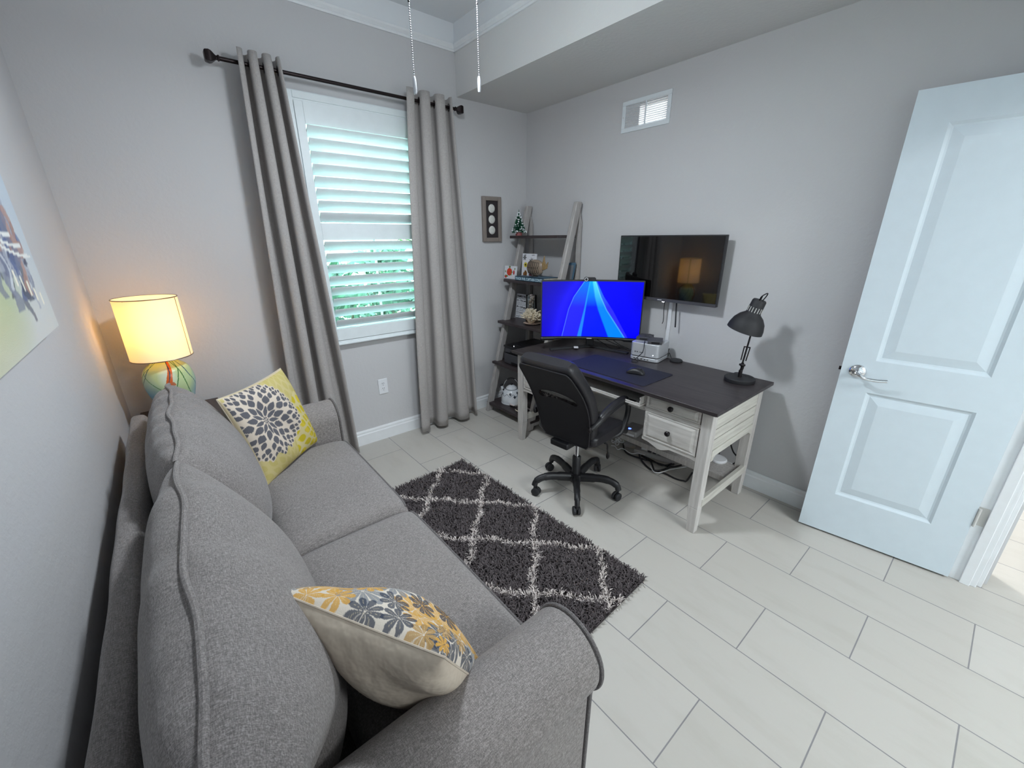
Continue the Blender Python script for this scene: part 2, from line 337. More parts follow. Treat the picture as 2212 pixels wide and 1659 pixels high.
# ---- window_1: frame, sash, glass, shutter frame
win = struct(thing('window_1', 'white framed window with plantation shutter between the curtains', 'window', ((OX0+OX1)/2, .08, OZ0)))
del win['label'], win['category']
FX0, FX1, FZ0, FZ1 = -1.846, -.905, .822, 2.312       # outer edge of the shutter frame
m = MB(); m.box(OX0, OX1, .10, .15, OZ0, OZ0+.05); m.box(OX0, OX1, .10, .15, OZ1-.05, OZ1); m.box(OX0, OX0+.045, .10, .15, OZ0, OZ1); m.box(OX1-.045, OX1, .10, .15, OZ0, OZ1)
m.box(OX0, OX1, .095, .145, 1.535, 1.585); m.box(-1.372, -1.357, .115, .13, OZ0, OZ1); m.box(OX0, OX1, .115, .13, 1.9, 1.912); m.box(OX0, OX1, .115, .13, 1.2, 1.212)
m.build('window_sash', 'white_gloss', win, bevel=.003, smooth=0)
bx(OX0+.02, OX1-.02, .12, .124, OZ0+.02, OZ1-.02).build('window_pane', 'clear_glass', win, smooth=0)
def frame4(x0, x1, z0, z1, w, y0, y1, wb=None):
    wb = wb or w
    return MB().box(x0, x0+w, y0, y1, z0, z1).box(x1-w, x1, y0, y1, z0, z1).box(x0+w, x1-w, y0, y1, z0, z0+wb).box(x0+w, x1-w, y0, y1, z1-w, z1)
fr = frame4(FX0, FX1, FZ0, FZ1, .038, -.034, 0, .02); fr.box(FX0-.004, FX1+.004, -.028, 0, FZ1-.055, FZ1+.004); fr.box(FX0-.006, FX1+.006, -.042, 0, FZ0-.008, FZ0+.006)
fr.build('window_frame', 'shutter_white', win, bevel=.004, smooth=0)
sh = thing('window_shutter', 'white plantation shutter with tilted louvers filling the window', 'shutter', ((FX0+FX1)/2, -.02, FZ0+.02))
SX0, SX1, SZ0, SZ1 = -1.806, -.945, .845, 2.266
LX0, LX1 = -1.757, -.994
for a_, b_ in ((SX0, LX0), (LX1, SX1)): bx(a_, b_, -.032, -.004, SZ0, SZ1).build('stile', 'shutter_white', sh, bevel=.003, smooth=0)
for a_, b_ in ((2.150, SZ1), (1.505, 1.608), (SZ0, .925)): bx(LX0, LX1, -.031, -.005, a_, b_).build('rail', 'shutter_white', sh, bevel=.002, smooth=0)
def louver(z):
    a = math.radians(46); d = Vector((0, -math.cos(a), math.sin(a))); nrm = Vector((0, math.sin(a), math.cos(a))); vs = []
    for x in (LX0+.003, LX1-.003):
        for k in range(16):
            t = 2*PI*k/16; p = d*(.041*math.cos(t))+nrm*(.0058*math.sin(t)); vs.append((x, -.018+p.y, z+p.z))
    return MB().add(vs, [tuple(range(15, -1, -1)), tuple(range(16, 32))]+[(k, (k+1) % 16, 16+(k+1) % 16, 16+k) for k in range(16)])
for z0, z1, n in ((1.608, 2.150, 8), (.925, 1.505, 8)):
    for k in range(n): louver(z0+(k+.5)*(z1-z0)/n).build('louver', 'shutter_white', sh)

# ---- curtain rod and panels
RZ, RY = 2.364, -.108
rod = thing('curtain_rod', 'thin black curtain rod with square finials above the window', 'curtain rod', (-1.45, RY, RZ))
MB().cyl((-2.145, RY, RZ), (-.765, RY, RZ), .0100, n=16).build('pole', 'bronze_metal', rod)
for sx, x in ((-1, -2.145), (1, -.765)):
    m = MB(); T = axes((x, RY, RZ), (0, 0, 1), (0, 1, 0), (sx, 0, 0))
    m.lathe([(0.010, -.004), (.017, -.002), (.017, .004), (.011, .008), (.014, .014), (.031, .030), (.035, .040), (.032, .056), (.026, .060), (.0, .062)], n=4, T=T @ Matrix.Rotation(PI/4, 4, 'Z'))
    m.build('finial', 'bronze_metal', rod, bevel=.002)
for x in (-1.985, -.87):
    MB().cyl((x, 0, RZ-.01), (x, -.006, RZ-.01), .02).tube([(x, -.004, RZ-.012), (x, RY+.01, RZ-.013), (x, RY-.004, RZ-.006)], .005, 8).build('bracket', 'bronze_metal', rod)
def curtain(label, xt0, xt1, xb0, xb1, n, ph, amp, zb, seed, grom):
    c = thing('curtain', label, 'curtain', ((xt0+xt1)/2, RY, zb), group='grommet curtains at the window'); rr = random.Random(seed); q = [rr.uniform(-.5, .5) for _ in range(12)]
    Z1 = 2.417
    def fn(i, j):
        z = zb+(Z1-zb)*i; s = 1-i; x0 = xt0+(xb0-xt0)*s**.9; x1 = xt1+(xb1-xt1)*s**.9; t = j; w = (x1-x0)/n
        a = 2*PI*n*t+ph; A = amp*(1+.25*s)
        x = x0+(x1-x0)*t+.16*w*math.sin(2*a)*(1-.3*s)+.006*s*math.sin(5*t+q[0]*9)+.012*s*math.sin(9*t+3*s+q[1]*9)
        y = RY+A*math.cos(a)*(1-.12*s*math.sin(4*t+q[2]*6))+.008*s*math.sin(3*z+7*t)
        return (x, min(y, -.052), z)
    m = MB().grid(fn, 40, 30*n); m.build('cloth', 'curtain_fabric', c, smooth=80, solid=.0025)
    for k in range(2*n+1):
        t = (k*PI+PI/2-ph)/(2*PI*n)
        if not (.0 < t < 1): continue
        P = fn((RZ-zb)/(Z1-zb), t); P2 = fn((RZ-zb)/(Z1-zb), t+.01); d = (Vector(P2)-Vector(P)).normalized(); nn = Vector((d.y, -d.x, 0))
        ring = [Vector((P[0], RY, RZ))+(d*math.cos(a)+Vector((0, 0, 1))*math.sin(a))*.021 for a in [2*PI*j/20 for j in range(20)]]
        MB().tube(ring, .0045, 8, closed=True).build('grommet', 'bronze_metal', c)
    return c
curtain('grey beige curtain left of the window, falling behind the sofa arm', -2.062, -1.868, -2.14, -1.775, 3, 2.9, .05, .03, 1, 0)
curtain('grey beige curtain right of the window, beside the ladder shelf', -1.135, -.80, -1.245, -.685, 3, 2.6, .052, .03, 2, 0)

# ---- wall outlet
o = thing('wall_outlet', 'white duplex outlet on the wall below the window', 'outlet', (-1.474, 0, .435))
bx(-1.511, -1.437, -.007, 0, .375, .495).build('cover_plate', 'white_plastic', o, bevel=.003, smooth=0)
for z in (.455, .415):
    m = MB().lathe([(.0, -.009), (.0165, -.009), (.0165, -.006), (.0, -.006)], (-1.474, 0, z), 24, Matrix.Rotation(-PI/2, 4, 'X')); m.v = [(x, -abs(y), zz) for x, y, zz in m.v]
    so = m.build('socket', 'white_plastic', o)
    k = MB()
    for dx in (-.006, .006): k.box(-1.474+dx-.0014, -1.474+dx+.0014, -.0098, -.0085, z+.001, z+.010)
    k.box(-1.476, -1.472, -.0098, -.0085, z-.011, z-.006); k.build('slot', 'outlet_slot', so, smooth=0)

# ---- transfer grille
g = thing('air_vent', 'white rectangular louvered air grille high on the desk wall', 'air vent', (0, -1.145, 2.26))
VY0, VY1, VZ0, VZ1 = -1.322, -.968, 2.167, 2.348
m = MB(); yi0, yi1, zi0, zi1 = VY0+.025, VY1-.025, VZ0+.026, VZ1-.026
m.box(-.007, 0, VY0, VY1, VZ0, zi0); m.box(-.007, 0, VY0, VY1, zi1, VZ1); m.box(-.007, 0, VY0, yi0, zi0, zi1); m.box(-.007, 0, yi1, VY1, zi0, zi1); m.box(-.006, .004, -1.152, -1.140, zi0, zi1)
m.build('frame', 'white_gloss', g, bevel=.002, smooth=0)
for k in range(11):
    z = zi0+.006+k*.0118; T = Matrix.Translation((.003, 0, z)) @ Matrix.Rotation(math.radians(-38), 4, 'Y'); MB().box(-.008, .008, yi0, yi1, -.0006, .0006, T).build('slat', 'white_gloss', g, smooth=0)
for y in (VY0+.012, VY1-.012): MB().ball((-.0075, y, 2.257), (.0015, .003, .003)).build('screw', 'steel', g)

# ---- door
H = Vector((-.088, -3.08, .012)); Fr = Vector((-.169, -2.497, .012)); dv = (Fr-H); DW = dv.length; dv.normalize(); dn = Vector((dv.y, -dv.x, 0))   # dn points to the wall side
if dn.x < 0: dn = -dn
door = struct(thing('door_1', 'white two panel door standing open against the desk wall', 'door', tuple(H))); del door['label'], door['category']
DT = axes(H, dv, (0, 0, 1), -dn)       # local: along the door, up, out towards the room
DHt = 2.032; th = .035
def pan(m, x0, x1, y0, y1, rings):
    prev = None
    for ins, dep in rings:
        cur = [DT @ Vector(p) for p in ((x0+ins, y0+ins, dep), (x1-ins, y0+ins, dep), (x1-ins, y1-ins, dep), (x0+ins, y1-ins, dep))]
        if prev: m.add(prev+cur, [(i, (i+1) % 4, 4+(i+1) % 4, 4+i) for i in range(4)])
        prev = cur
    m.add(prev, [(0, 1, 2, 3)])
def doorface(sgn):
    m = MB(); px0, px1 = .115, DW-.115; rows = ((.235, .80), (.955, DHt-.125)); R = [(0, 0), (.010, -.008), (.017, -.010), (.052, -.002), (.055, -.0015)]
    xs = [0, px0, px1, DW]; ys = [0, rows[0][0], rows[0][1], rows[1][0], rows[1][1], DHt]
    for i in range(3):
        for j in range(5):
            if i == 1 and j in (1, 3): pan(m, xs[1], xs[2], ys[j], ys[j+1], R); continue
            m.add([DT @ Vector(p) for p in ((xs[i], ys[j], 0), (xs[i+1], ys[j], 0), (xs[i+1], ys[j+1], 0), (xs[i], ys[j+1], 0))], [(0, 1, 2, 3)])
    return m
m = doorface(1); back = MB()
q = [DT @ Vector(p) for p in ((0, 0, 0), (DW, 0, 0), (DW, DHt, 0), (0, DHt, 0), (0, 0, -th), (DW, 0, -th), (DW, DHt, -th), (0, DHt, -th))]
m.add(q, [(0, 4, 5, 1), (1, 5, 6, 2), (2, 6, 7, 3), (3, 7, 4, 0), (4, 7, 6, 5)])
m.build('door_leaf', 'door_paint', door, smooth=0)
hx, hz = DW-.062, .895
hd = MB().lathe([(0, .016), (.010, .016), (.022, .013), (.031, .007), (.0335, .002), (.0335, 0)], n=32, T=DT @ Matrix.Translation((hx, hz, 0)))
hd = hd.build('handle_rose', 'chrome', door)
m = MB().tube([DT @ Vector(p) for p in ((hx, hz, .014), (hx, hz, .05))], .0105, 16); m.tube([DT @ Vector(p) for p in spline([(hx+.004, hz, .048), (hx-.012, hz-.004, .054), (hx-.035, hz-.016, .054), (hx-.075, hz-.018, .050), (hx-.112, hz-.014, .046)], 6)], [.011]*4+[.0085]*8+[.0075]*13, 12)
m.build('lever', 'chrome', hd)
MB().tube([DT @ Vector(p) for p in ((hx, hz, -th), (hx, hz, -th-.05))], .012, 16).tube([DT @ Vector(p) for p in ((hx, hz, -th-.046), (hx-.05, hz, -th-.05), (hx-.11, hz-.01, -th-.045))], .0085, 12).build('lever', 'chrome', door)
MB().box(DW, DW+.010, hz-.008, hz+.008, -.024, -.012, DT).build('latch', 'bronze_metal', door, smooth=0)
for z in (.335, 1.0, 1.72):
    hg = MB().box(-.0025, .0, z-.045, z+.045, -.033, -.002, DT)
    hg.box(-.0648, -.063, WF-.034, WF-.001, z-.045+.012, z+.045+.012); hg.cyl(DT @ Vector((-.006, z-.045, .002)), DT @ Vector((-.006, z+.045, .002)), .005, n=12)
    hg.build('hinge', 'steel', door, bevel=0)

# ============================================================ OUTSIDE THE WINDOW
struct(bx(-14, 14, .16, 16, -.25, -.15).build('ground', 'grass_ground', smooth=0))
nb = thing('neighbour_house', 'pale stucco house wall seen between the upper louvers', 'house', (0, 6.2, -.2))
m = MB().box(-7, 7, 6.2, 6.5, -.2, 3.1); m.build('wall', 'stucco_outside', nb, smooth=0)
MB().add([(-7.4, 5.7, 3.0), (7.4, 5.7, 3.0), (7.4, 7.6, 4.3), (-7.4, 7.6, 4.3), (-7.4, 5.7, 3.1), (7.4, 5.7, 3.1), (7.4, 7.6, 4.4), (-7.4, 7.6, 4.4)], [(0, 1, 2, 3), (4, 7, 6, 5), (0, 4, 5, 1), (1, 5, 6, 2), (2, 6, 7, 3), (3, 7, 4, 0)]).build('roof', 'roof_tile', nb, smooth=0)
for x in (-1.2, .4, 2.2):
    w = frame4(x, x+.75, 1.0, 2.4, .07, 6.14, 6.2).build('window', 'white_gloss', nb, smooth=0); bx(x+.07, x+.68, 6.17, 6.19, 1.07, 2.33).build('pane', 'window_dark', w, smooth=0)
def shrub(name, label, x, y, h, w, n, mat, seed, frond=False):
    t = thing(name, label, 'plant', (x, y, -.15), group='garden plants outside the window'); rr = random.Random(seed); m = MB(); st = MB()
    for _ in range(n):
        if frond:
            a = rr.uniform(0, 2*PI); L = rr.uniform(.5, 1)*w; b = Vector((x, y, -.15+h*rr.uniform(.15, .55))); d = Vector((math.cos(a), math.sin(a), 0)); P = [b+d*(L*s)+Vector((0, 0, (h*.6)*s*(1.5-s*1.1))) for s in [i/9 for i in range(10)]]
            st.tube(P, .006, 5); sd = d.cross(Vector((0, 0, 1)))
            for i in range(1, 9):
                for sg in (-1, 1):
                    e = P[i]+sd*sg*.22*w+d*.12*w-Vector((0, 0, .06)); k = Vector((0, 0, .012)); m.add([P[i]-d*.012, P[i]+d*.012+k, e], [(0, 1, 2)])
        else:
            a = rr.uniform(0, 2*PI); z = rr.random(); R = w*math.sqrt(rr.random())*(1-.55*z*z); p = Vector((x+R*math.cos(a), y+R*math.sin(a), -.12+h*z)); d = Vector((rr.gauss(0, 1), rr.gauss(0, 1), rr.gauss(.4, .6))).normalized(); s = d.orthogonal().normalized(); L = rr.uniform(.09, .2); ww = L*.22
            m.add([p, p+d*L*.5+s*ww, p+d*L, p+d*L*.5-s*ww], [(0, 1, 2, 3)])
    if not frond:
        for k in range(7): a = k*.9; st.tube([(x, y, -.15), (x+.3*w*math.cos(a), y+.3*w*math.sin(a), h*.4), (x+.6*w*math.cos(a), y+.6*w*math.sin(a), h*.7)], [.012, .008, .004], 6)
    m.build('foliage', mat, t, smooth=0); st.build('stem', 'stem_brown', t)
shrub('garden_shrub', 'bushy green shrub outside, behind the left of the lower louvers', -1.35, 1.5, 1.34, .5, 1100, 'leaf_outside', 1)
shrub('garden_shrub', 'bushy green shrub outside, behind the middle of the lower louvers', -.50, 2.0, 1.50, .5, 1200, 'leaf_outside', 2)
shrub('palm_plant', 'fan leaved palm outside, behind the right of the lower louvers', -.05, 3.1, 2.0, .85, 30, 'leaf_outside_light', 3, True)
shrub('palm_plant', 'low palm outside at the bottom left of the window', -1.30, .82, 1.0, .38, 18, 'leaf_outside_light', 4, True)

# ============================================================ SOFA
sofa = thing('sofa', 'grey tweed two seat sofa with rolled arms along the left wall', 'sofa', (-2.44, -1.57, 0))
YA, YB, YM = -.78, -2.363, -1.575           # inner faces of the far and near arms, middle seam
AR, AZ = .10, .577; XF, XB = -2.032, -2.80
def arm(yc, o):
    P = [(yc-o*AR, .07), (yc-o*AR, AZ)]
    P += [(yc-o*AR*math.cos(a), AZ+AR*math.sin(a)) for a in [PI*k/18 for k in range(1, 18)]]
    P += [(yc+o*AR*math.cos(a), AZ-AR*math.sin(a)) for a in [PI*k/18*.42 for k in range(0, 11)]]
    e = P[-1]; P += [(yc+o*(AR-.028), e[1]-.02), (yc+o*(AR-.030), .07)]
    return P
for yc, o in ((-.68, 1), (-2.463, -1)):
    P = arm(yc, o); T = axes((0, 0, 0), (0, 1, 0), (0, 0, 1), (1, 0, 0))
    a = MB().prism(P, XB, XF, T).build('arm', 'sofa_fabric', sofa, bevel=.012, bseg=3, smooth=50)
    ring = [(XF+.001, y, z) for y, z in P]
    pp = MB().tube(ring, .0055, 8, closed=True)
    pp.build('piping', 'sofa_piping_fabric', a)
MB().box(XB, XF+.004, YB, YA, .07, .315).build('seat_base', 'sofa_fabric', sofa, bevel=.012, smooth=50)
# back frame with a soft rounded top rail
def backrail(i, j):
    y = -.585-1.975*i; a = 2*PI*j; x = math.cos(a); z = math.sin(a); sg = lambda v, p: math.copysign(abs(v)**p, v)
    wob = .002*math.sin(y*9)+.0015*math.sin(y*23)
    return (-2.822+.042*sg(x, .55)+wob*(z > 0), y, .43+.35*sg(z, .35)+wob*.5*(z > 0))
bk = MB().grid(backrail, 46, 40, cv=True); n0 = len(bk.v); bk.f += [tuple(range(39, -1, -1)), tuple(45*40+k for k in range(40))]; bk.mi += [0, 0]
bk.build('back_frame', 'sofa_fabric', sofa, smooth=60)
for x in (-2.08, -2.78):
    for y in (-.66, -2.48): MB().taper((x-.022, x+.022, y-.022, y+.022), .0, (x-.03, x+.03, y-.03, y+.03), .07).build('leg', 'end_table_wood', sofa, smooth=0)
# seat cushions
def seat(y0, y1):
    def fn(i, j):
        # closed loop in xz (j) swept along y (i)
        y = y0+(y1-y0)*i; s = 2*i-1; ed = (1-abs(s)**14)**.5 if abs(s) < 1 else 0
        a = 2*PI*j; c, d = math.cos(a), math.sin(a); sg = lambda v, p: math.copysign(abs(v)**p, v)
        hx, hz = .235, .092*(.45+.55*ed)
        x = -2.255+hx*sg(c, .32)*(.96+.04*ed); z = .408+hz*sg(d, .42)
        if d > 0: z += .012*(1-s*s)*(1-c*c)
        return (x, y, z)
    m = MB().grid(fn, 41, 72, cv=True); m.f += [tuple(range(71, -1, -1)), tuple(40*72+k for k in range(72))]; m.mi += [0, 0]
    c = m.build('seat_cushion', 'sofa_fabric', sofa, smooth=60)
    L = [fn(i/40, .083) for i in range(1, 40)]; MB().tube([(x+.001, y, z+.001) for x, y, z in L], .0045, 8).build('piping', 'sofa_piping_fabric', c)
    L = [fn(i/40, .917) for i in range(1, 40)]; MB().tube([(x+.001, y, z) for x, y, z in L], .0045, 8).build('piping', 'sofa_piping_fabric', c)
seat(YA-.003, YM+.004); seat(YM-.004, YB+.003)
# back cushions: knife edge pillows
CS = spline([(-2.56, .500), (-2.482, .535), (-2.462, .62), (-2.487, .74), (-2.545, .85), (-2.618, .932), (-2.678, .953), (-2.735, .930), (-2.772, .85), (-2.785, .74), (-2.782, .62), (-2.775, .535), (-2.72, .500)], 7, closed=True)
NC = len(CS); ISEAM = 6*7
def backcush(y0l, y1l, y0h, y1h, seed):
    rr = random.Random(seed); ph = [rr.uniform(0, 6.28) for _ in range(8)]
    def fn(i, j):
        k = int(round(j*NC)) % NC; px, pz = CS[k].x, CS[k].y; s = 2*i-1; h = (pz-.5)/.455
        xc = -2.635-.043*h; fs = .22+.78*max(0, 1-abs(s)**3.2)**.55; x = xc+(px-xc)*fs; z = .5+(pz-.5)*(1-.05*abs(s)**5)
        w = min(1, max(0, (h-.35)/.45)); ya = y0l+(y0h-y0l)*w; yb = y1l+(y1h-y1l)*w; y = ya+(yb-ya)*i
        dse = abs(k-ISEAM)/(NC/2); wr = math.exp(-(dse*5.5)**1.2)*min(1, dse*12)
        n = (.0078 if seed == 3 else .0060)*math.sin((58 if seed == 3 else 40)*y+ph[0]+2.0*dse*math.sin(9*y+ph[1]))*wr*(.45+.55*math.sin(11*y+ph[2])**2)+.005*math.sin(23*y+ph[3])*wr
        wob = (.006*math.sin(15*y+ph[4])+.003*math.sin(33*y+ph[5])*(1 if seed == 3 else .4))*math.exp(-dse*14)
        dirx = 1 if k < ISEAM else -1
        return (x+dirx*n*.7+wob, y, z+n*.8)
    ni = 110; m = MB().grid(fn, ni, NC, cv=True); m.f += [tuple(range(NC-1, -1, -1)), tuple((ni-1)*NC+k for k in range(NC))]; m.mi += [0, 0]
    c = m.build('back_cushion', 'sofa_fabric', sofa, smooth=70)
    P = [fn(i/219, ISEAM/NC) for i in range(220)]
    MB().tube([(x, y, z+.004) for x, y, z in P], .0062, 8).build('piping', 'sofa_fabric', c)
backcush(YA-.002, YM+.003, -.735, YM+.003, 3); backcush(YM-.003, YB+.004, YM-.003, -2.545, 5)

# ============================================================ THROW PILLOWS
def pillow(name, label, B, ang, tilt, size, thick, lean, colf, rz_flip, n=200):
    w = Vector((math.cos(ang), math.sin(ang), 0)); bk = Vector(lean); uu = Vector((0, 0, math.cos(tilt)))+bk*math.sin(tilt); nn = -(bk*math.cos(tilt))+Vector((0, 0, math.sin(tilt)))
    t = thing(name, label, 'pillow', tuple(B)); B = Vector(B)
    def pt(a, b, side):
        x, y = [.35*q_+.65*math.sin(PI/2*q_) for q_ in (2*a-1, 2*b-1)]; pin = .05*(1-y*y)*abs(x)**2; piny = .05*(1-x*x)*abs(y)**2
        X = x*(1-.055*(1-y*y)*x*x); Y = y*(1-.055*(1-x*x)*y*y)
        d = thick*.5*max(0, (1-x*x)*(1-y*y))**.42
        d += .004*math.sin(6*x+3*y)*(1-x*x)*(1-y*y)*4
        return B+w*(size*(.5+.5*X))+uu*(size*(.5+.5*Y))+nn*(d*side)
    A = np.linspace(0, 1, n); U, V = np.meshgrid(A, A, indexing='ij')
    fr = MB().grid(lambda i, j: pt(i, j, 1), n, n)
    fr.build('front_cover', 'printed_cloth', t, smooth=80, cols=colf(U.ravel(), V.ravel()))
    MB().grid(lambda i, j: pt(j, i, -1), 50, 50).build('back_cover', 'pillow_back' if rz_flip else 'printed_cloth_back', t, smooth=80)
    E = [pt(k/40, 0, 0) for k in range(40)]+[pt(1, k/40, 0) for k in range(40)]+[pt(1-k/40, 1, 0) for k in range(40)]+[pt(0, 1-k/40, 0) for k in range(40)]
    MB().tube(E, .0022, 6, closed=True).build('seam', 'pillow_back', t)
    return t
fabric('printed_cloth_back', rgb(120, 112, 100), rgb(140, 132, 120), rgb(156, 148, 136), 420, .95, .1)
L3 = lambda r_, g_, b_: np.array(rgb(r_, g_, b_)[:3])
def petals(U, V, cx, cy, rings, twist=0):
    r_ = np.hypot(U-cx, V-cy); th = np.arctan2(V-cy, U-cx); out = np.zeros_like(U, bool)
    for k, (R, hl, N, hw) in enumerate(rings):
        a = th*N/(2*PI)+(.5 if k % 2 else 0)+twist; dth = (a-np.round(a))*2*PI/N; s = (r_-R)/hl; ww = hw*(1-s*s)*(1-.25*s)
        out |= (np.abs(s) < 1) & (np.abs(dth*r_) < ww)
    return out, r_
def dahlia(U, V):
    # U along the bottom edge, V upward
    U, V = [.5+.5*(.35*(2*q_-1)+.65*np.sin(PI/2*(2*q_-1))) for q_ in (U, V)]
    C = np.tile(L3(192, 178, 118), (U.size, 1)); pale = L3(206, 192, 160); yel = L3(190, 172, 44); grey = L3(92, 92, 98); cream = L3(206, 193, 178); oliv = L3(182, 168, 96)
    lat = .5+.5*np.sin(18*U+5*np.sin(9*V))*np.sin(15*V+4*np.sin(8*U)); C = C*(1-.25*lat[:, None])+.25*lat[:, None]*pale
    f2, r2 = petals(U, V, 1.16, .12, [(.26+.098*k, .066, 20, .030+.0045*k) for k in range(7)])
    lo = petals(U, V, .42, -.12, [(.16+.09*k, .06, 20, .022+.003*k) for k in range(5)])[0] | petals(U, V, .75, 1.2, [(.2+.09*k, .06, 22, .024+.003*k) for k in range(5)])[0]
    C[lo] = oliv*.55+C[lo]*.45
    z = (r2 < .66) & (U > .52) & (V < .72); C[z] = pale*.5+L3(196, 184, 110)*.5; C[z & f2] = yel; C[z & f2 & (np.sin(30*U+20*V) > .55)] = L3(206, 184, 62)
    cx, cy = .27, .61; f1, r1 = petals(U, V, cx, cy, [(.030, .015, 8, .009), (.100, .060, 9, .022), (.165, .057, 9, .033), (.228, .049, 9, .038), (9, .1, 9, .01), (.286, .042, 18, .024), (.334, .034, 18, .029), (.376, .029, 36, .0155), (.410, .024, 36, .017)])
    th = np.arctan2(V-cy, U-cx); lim = .432+.012*np.cos(36*th); inn = r1 < lim; cut = V < .22+.03*np.sin(40*U); inn &= ~cut
    C[inn] = cream; C[inn & f1] = grey; ctr = r1 < .010; C[ctr] = grey
    e = np.minimum.reduce([U, 1-U, V, 1-V]); C[(e < .012)] = pale
    return C
rr_ = random.Random(11)
def floral(U, V):
    C = np.tile(L3(212, 203, 190), (U.size, 1)); gold = L3(206, 156, 66); ochre = L3(176, 140, 84); navy = L3(58, 66, 82); grey = L3(128, 132, 138); cols = [gold, navy, ochre, grey, gold, navy]
    for k in range(70):
        cx, cy = (k*.7549+.1) % 1, (k*.5698+.31) % 1; R = rr_.uniform(.075, .125) if k < 40 else rr_.uniform(.05, .085); c = cols[k % 6]; N = rr_.choice((7, 8, 8, 9)); r_ = np.hypot(U-cx, V-cy); th = np.arctan2(V-cy, U-cx)+rr_.random()*6
        a = th*N/(2*PI); d = np.abs(a-np.round(a))*2; s = r_/R; m = (s < 1) & (d < .86*np.sqrt(np.clip(1.02-s**4, 0, 1))) & (s > .06)
        C[m] = c*.85+C[m]*.15
        vein = m & (d < .05) & (s < .8); C[vein] = C[vein]*.5+L3(220, 206, 170)*.5
    return C
def lean_for(a, sg): return (-math.sin(a)*sg, math.cos(a)*sg, 0)
pillow('throw_pillow', 'yellow and grey dahlia print throw pillow leaning at the far sofa arm', (-2.452, -1.07, .497), .798, .30, .425, .15, lean_for(.798, 1), dahlia, False)
a2 = -1.06; u2 = Vector((lean_for(a2, -1)))
pillow('throw_pillow', 'beige throw pillow with gold and navy flowers beside the near rolled arm', (-2.395, -2.045, .499), a2, .50, .385, .175, lean_for(a2, -1), floral, True, 300)

# ============================================================ SHAG RUG
rug = tag(None or bpy.data.objects.new('shag_rug', None), 'dark charcoal shag rug with cream trellis lines in front of the sofa', 'rug'); COL.objects.link(rug)
RA = math.atan2(.06, 1.44); RO = Vector((-1.237, -.728, 0)); rug.location = RO
ex = Vector((-math.cos(RA), -math.sin(RA), 0)); ey = Vector((math.sin(RA), -math.cos(RA), 0)); RWd, RLn = .745, 1.452
TR = axes(RO, ex, ey, (0, 0, -1))
MB().add([TR @ Vector(p) for p in ((0, 0, -.001), (RWd, 0, -.001), (RWd, RLn, -.001), (0, RLn, -.001), (0, 0, -.010), (RWd, 0, -.010), (RWd, RLn, -.010), (0, RLn, -.010))], [(0, 1, 2, 3), (4, 7, 6, 5), (0, 4, 5, 1), (1, 5, 6, 2), (2, 6, 7, 3), (3, 7, 4, 0)]).build('backing', 'rug_backing', rug, smooth=0)
NTF = 27000
px = NR.uniform(0, RWd, NTF); py = NR.uniform(0, RLn, NTF)
wx = RO.x+ex.x*px+ey.x*py; wy = RO.y+ex.y*px+ey.y*py
def trellis(wx, wy):
    P, Q = .22, .231; X = (wx+1.425-(wy+1.45)*-.020)/P; Y = (wy+1.222)/Q       # nodes at (even,even),(odd,odd)
    a = (X+Y)/2; b = (X-Y)/2
    og = .055*np.sin(PI*X*1.0)*np.sin(PI*Y*1.0)
    da = np.abs(a+og*np.sin(2*PI*b)-np.round(a)); db = np.abs(b+og*np.sin(2*PI*a)-np.round(b)); return np.minimum(da, db)
line = trellis(wx+NR.normal(0, .004, NTF), wy+NR.normal(0, .004, NTF)) < .040
Lh = NR.uniform(.020, .033, NTF); ang = NR.uniform(0, 2*PI, NTF); lean = NR.uniform(.15, 1.05, NTF); edge = np.minimum(np.minimum(px, RWd-px), np.minimum(py, RLn-py))
dx, dy = np.cos(ang)*np.sin(lean), np.sin(ang)*np.sin(lean); dz = np.cos(lean)
base = np.stack([wx, wy, np.full(NTF, .009)], 1); dirn = np.stack([dx, dy, dz], 1); side = np.stack([-np.sin(ang), np.cos(ang), np.zeros(NTF)], 1)*NR.uniform(.0020, .0036, NTF)[:, None]
mid = base+dirn*(Lh*.55)[:, None]+np.array([0, 0, .003]); cur = dirn.copy(); cur[:, 2] *= .35; tip = mid+cur*(Lh*.6)[:, None]
up_ = np.cross(dirn, side); up_ *= (.0020/np.linalg.norm(up_, axis=1))[:, None]
vs = np.stack([base-side, base+side, mid+side+up_*0, mid+up_, mid-side, tip], 1).reshape(-1, 3)-np.array(RO)
o6 = np.arange(NTF)[:, None]*6
quads = np.concatenate([o6+[0, 1, 2, 3], o6+[0, 3, 4, 0]], 1)
tri = [(0, 1, 2), (0, 2, 3), (0, 3, 4), (2, 5, 3), (3, 5, 4)]
F = (o6[:, :, None]+np.array(tri)[None]).reshape(-1, 3) if False else np.concatenate([o6+np.array(t) for t in tri], 0)
me = bpy.data.meshes.new('pile'); nF = len(F); me.vertices.add(len(vs)); me.vertices.foreach_set('co', vs.ravel()); me.loops.add(nF*3); me.loops.foreach_set('vertex_index', F.ravel().astype(np.int32))
me.polygons.add(nF); me.polygons.foreach_set('loop_start', np.arange(0, nF*3, 3, dtype=np.int32)); me.polygons.foreach_set('loop_total', np.full(nF, 3, np.int32)); me.update(); me.validate()
cc = np.where(line[:, None], L3(212, 202, 197)[None], L3(96, 89, 90)[None])*NR.uniform(.65, 1.25, NTF)[:, None]; cc = np.repeat(cc, 6, 0)
a = me.color_attributes.new('col', 'FLOAT_COLOR', 'POINT'); c4 = np.ones((len(vs), 4), np.float32); c4[:, :3] = cc; a.data.foreach_set('color', c4.ravel()); me.materials.append(MATS['rug_yarn'])
po = bpy.data.objects.new('pile', me); COL.objects.link(po); po.parent = rug; po['kind'] = 'stuff'

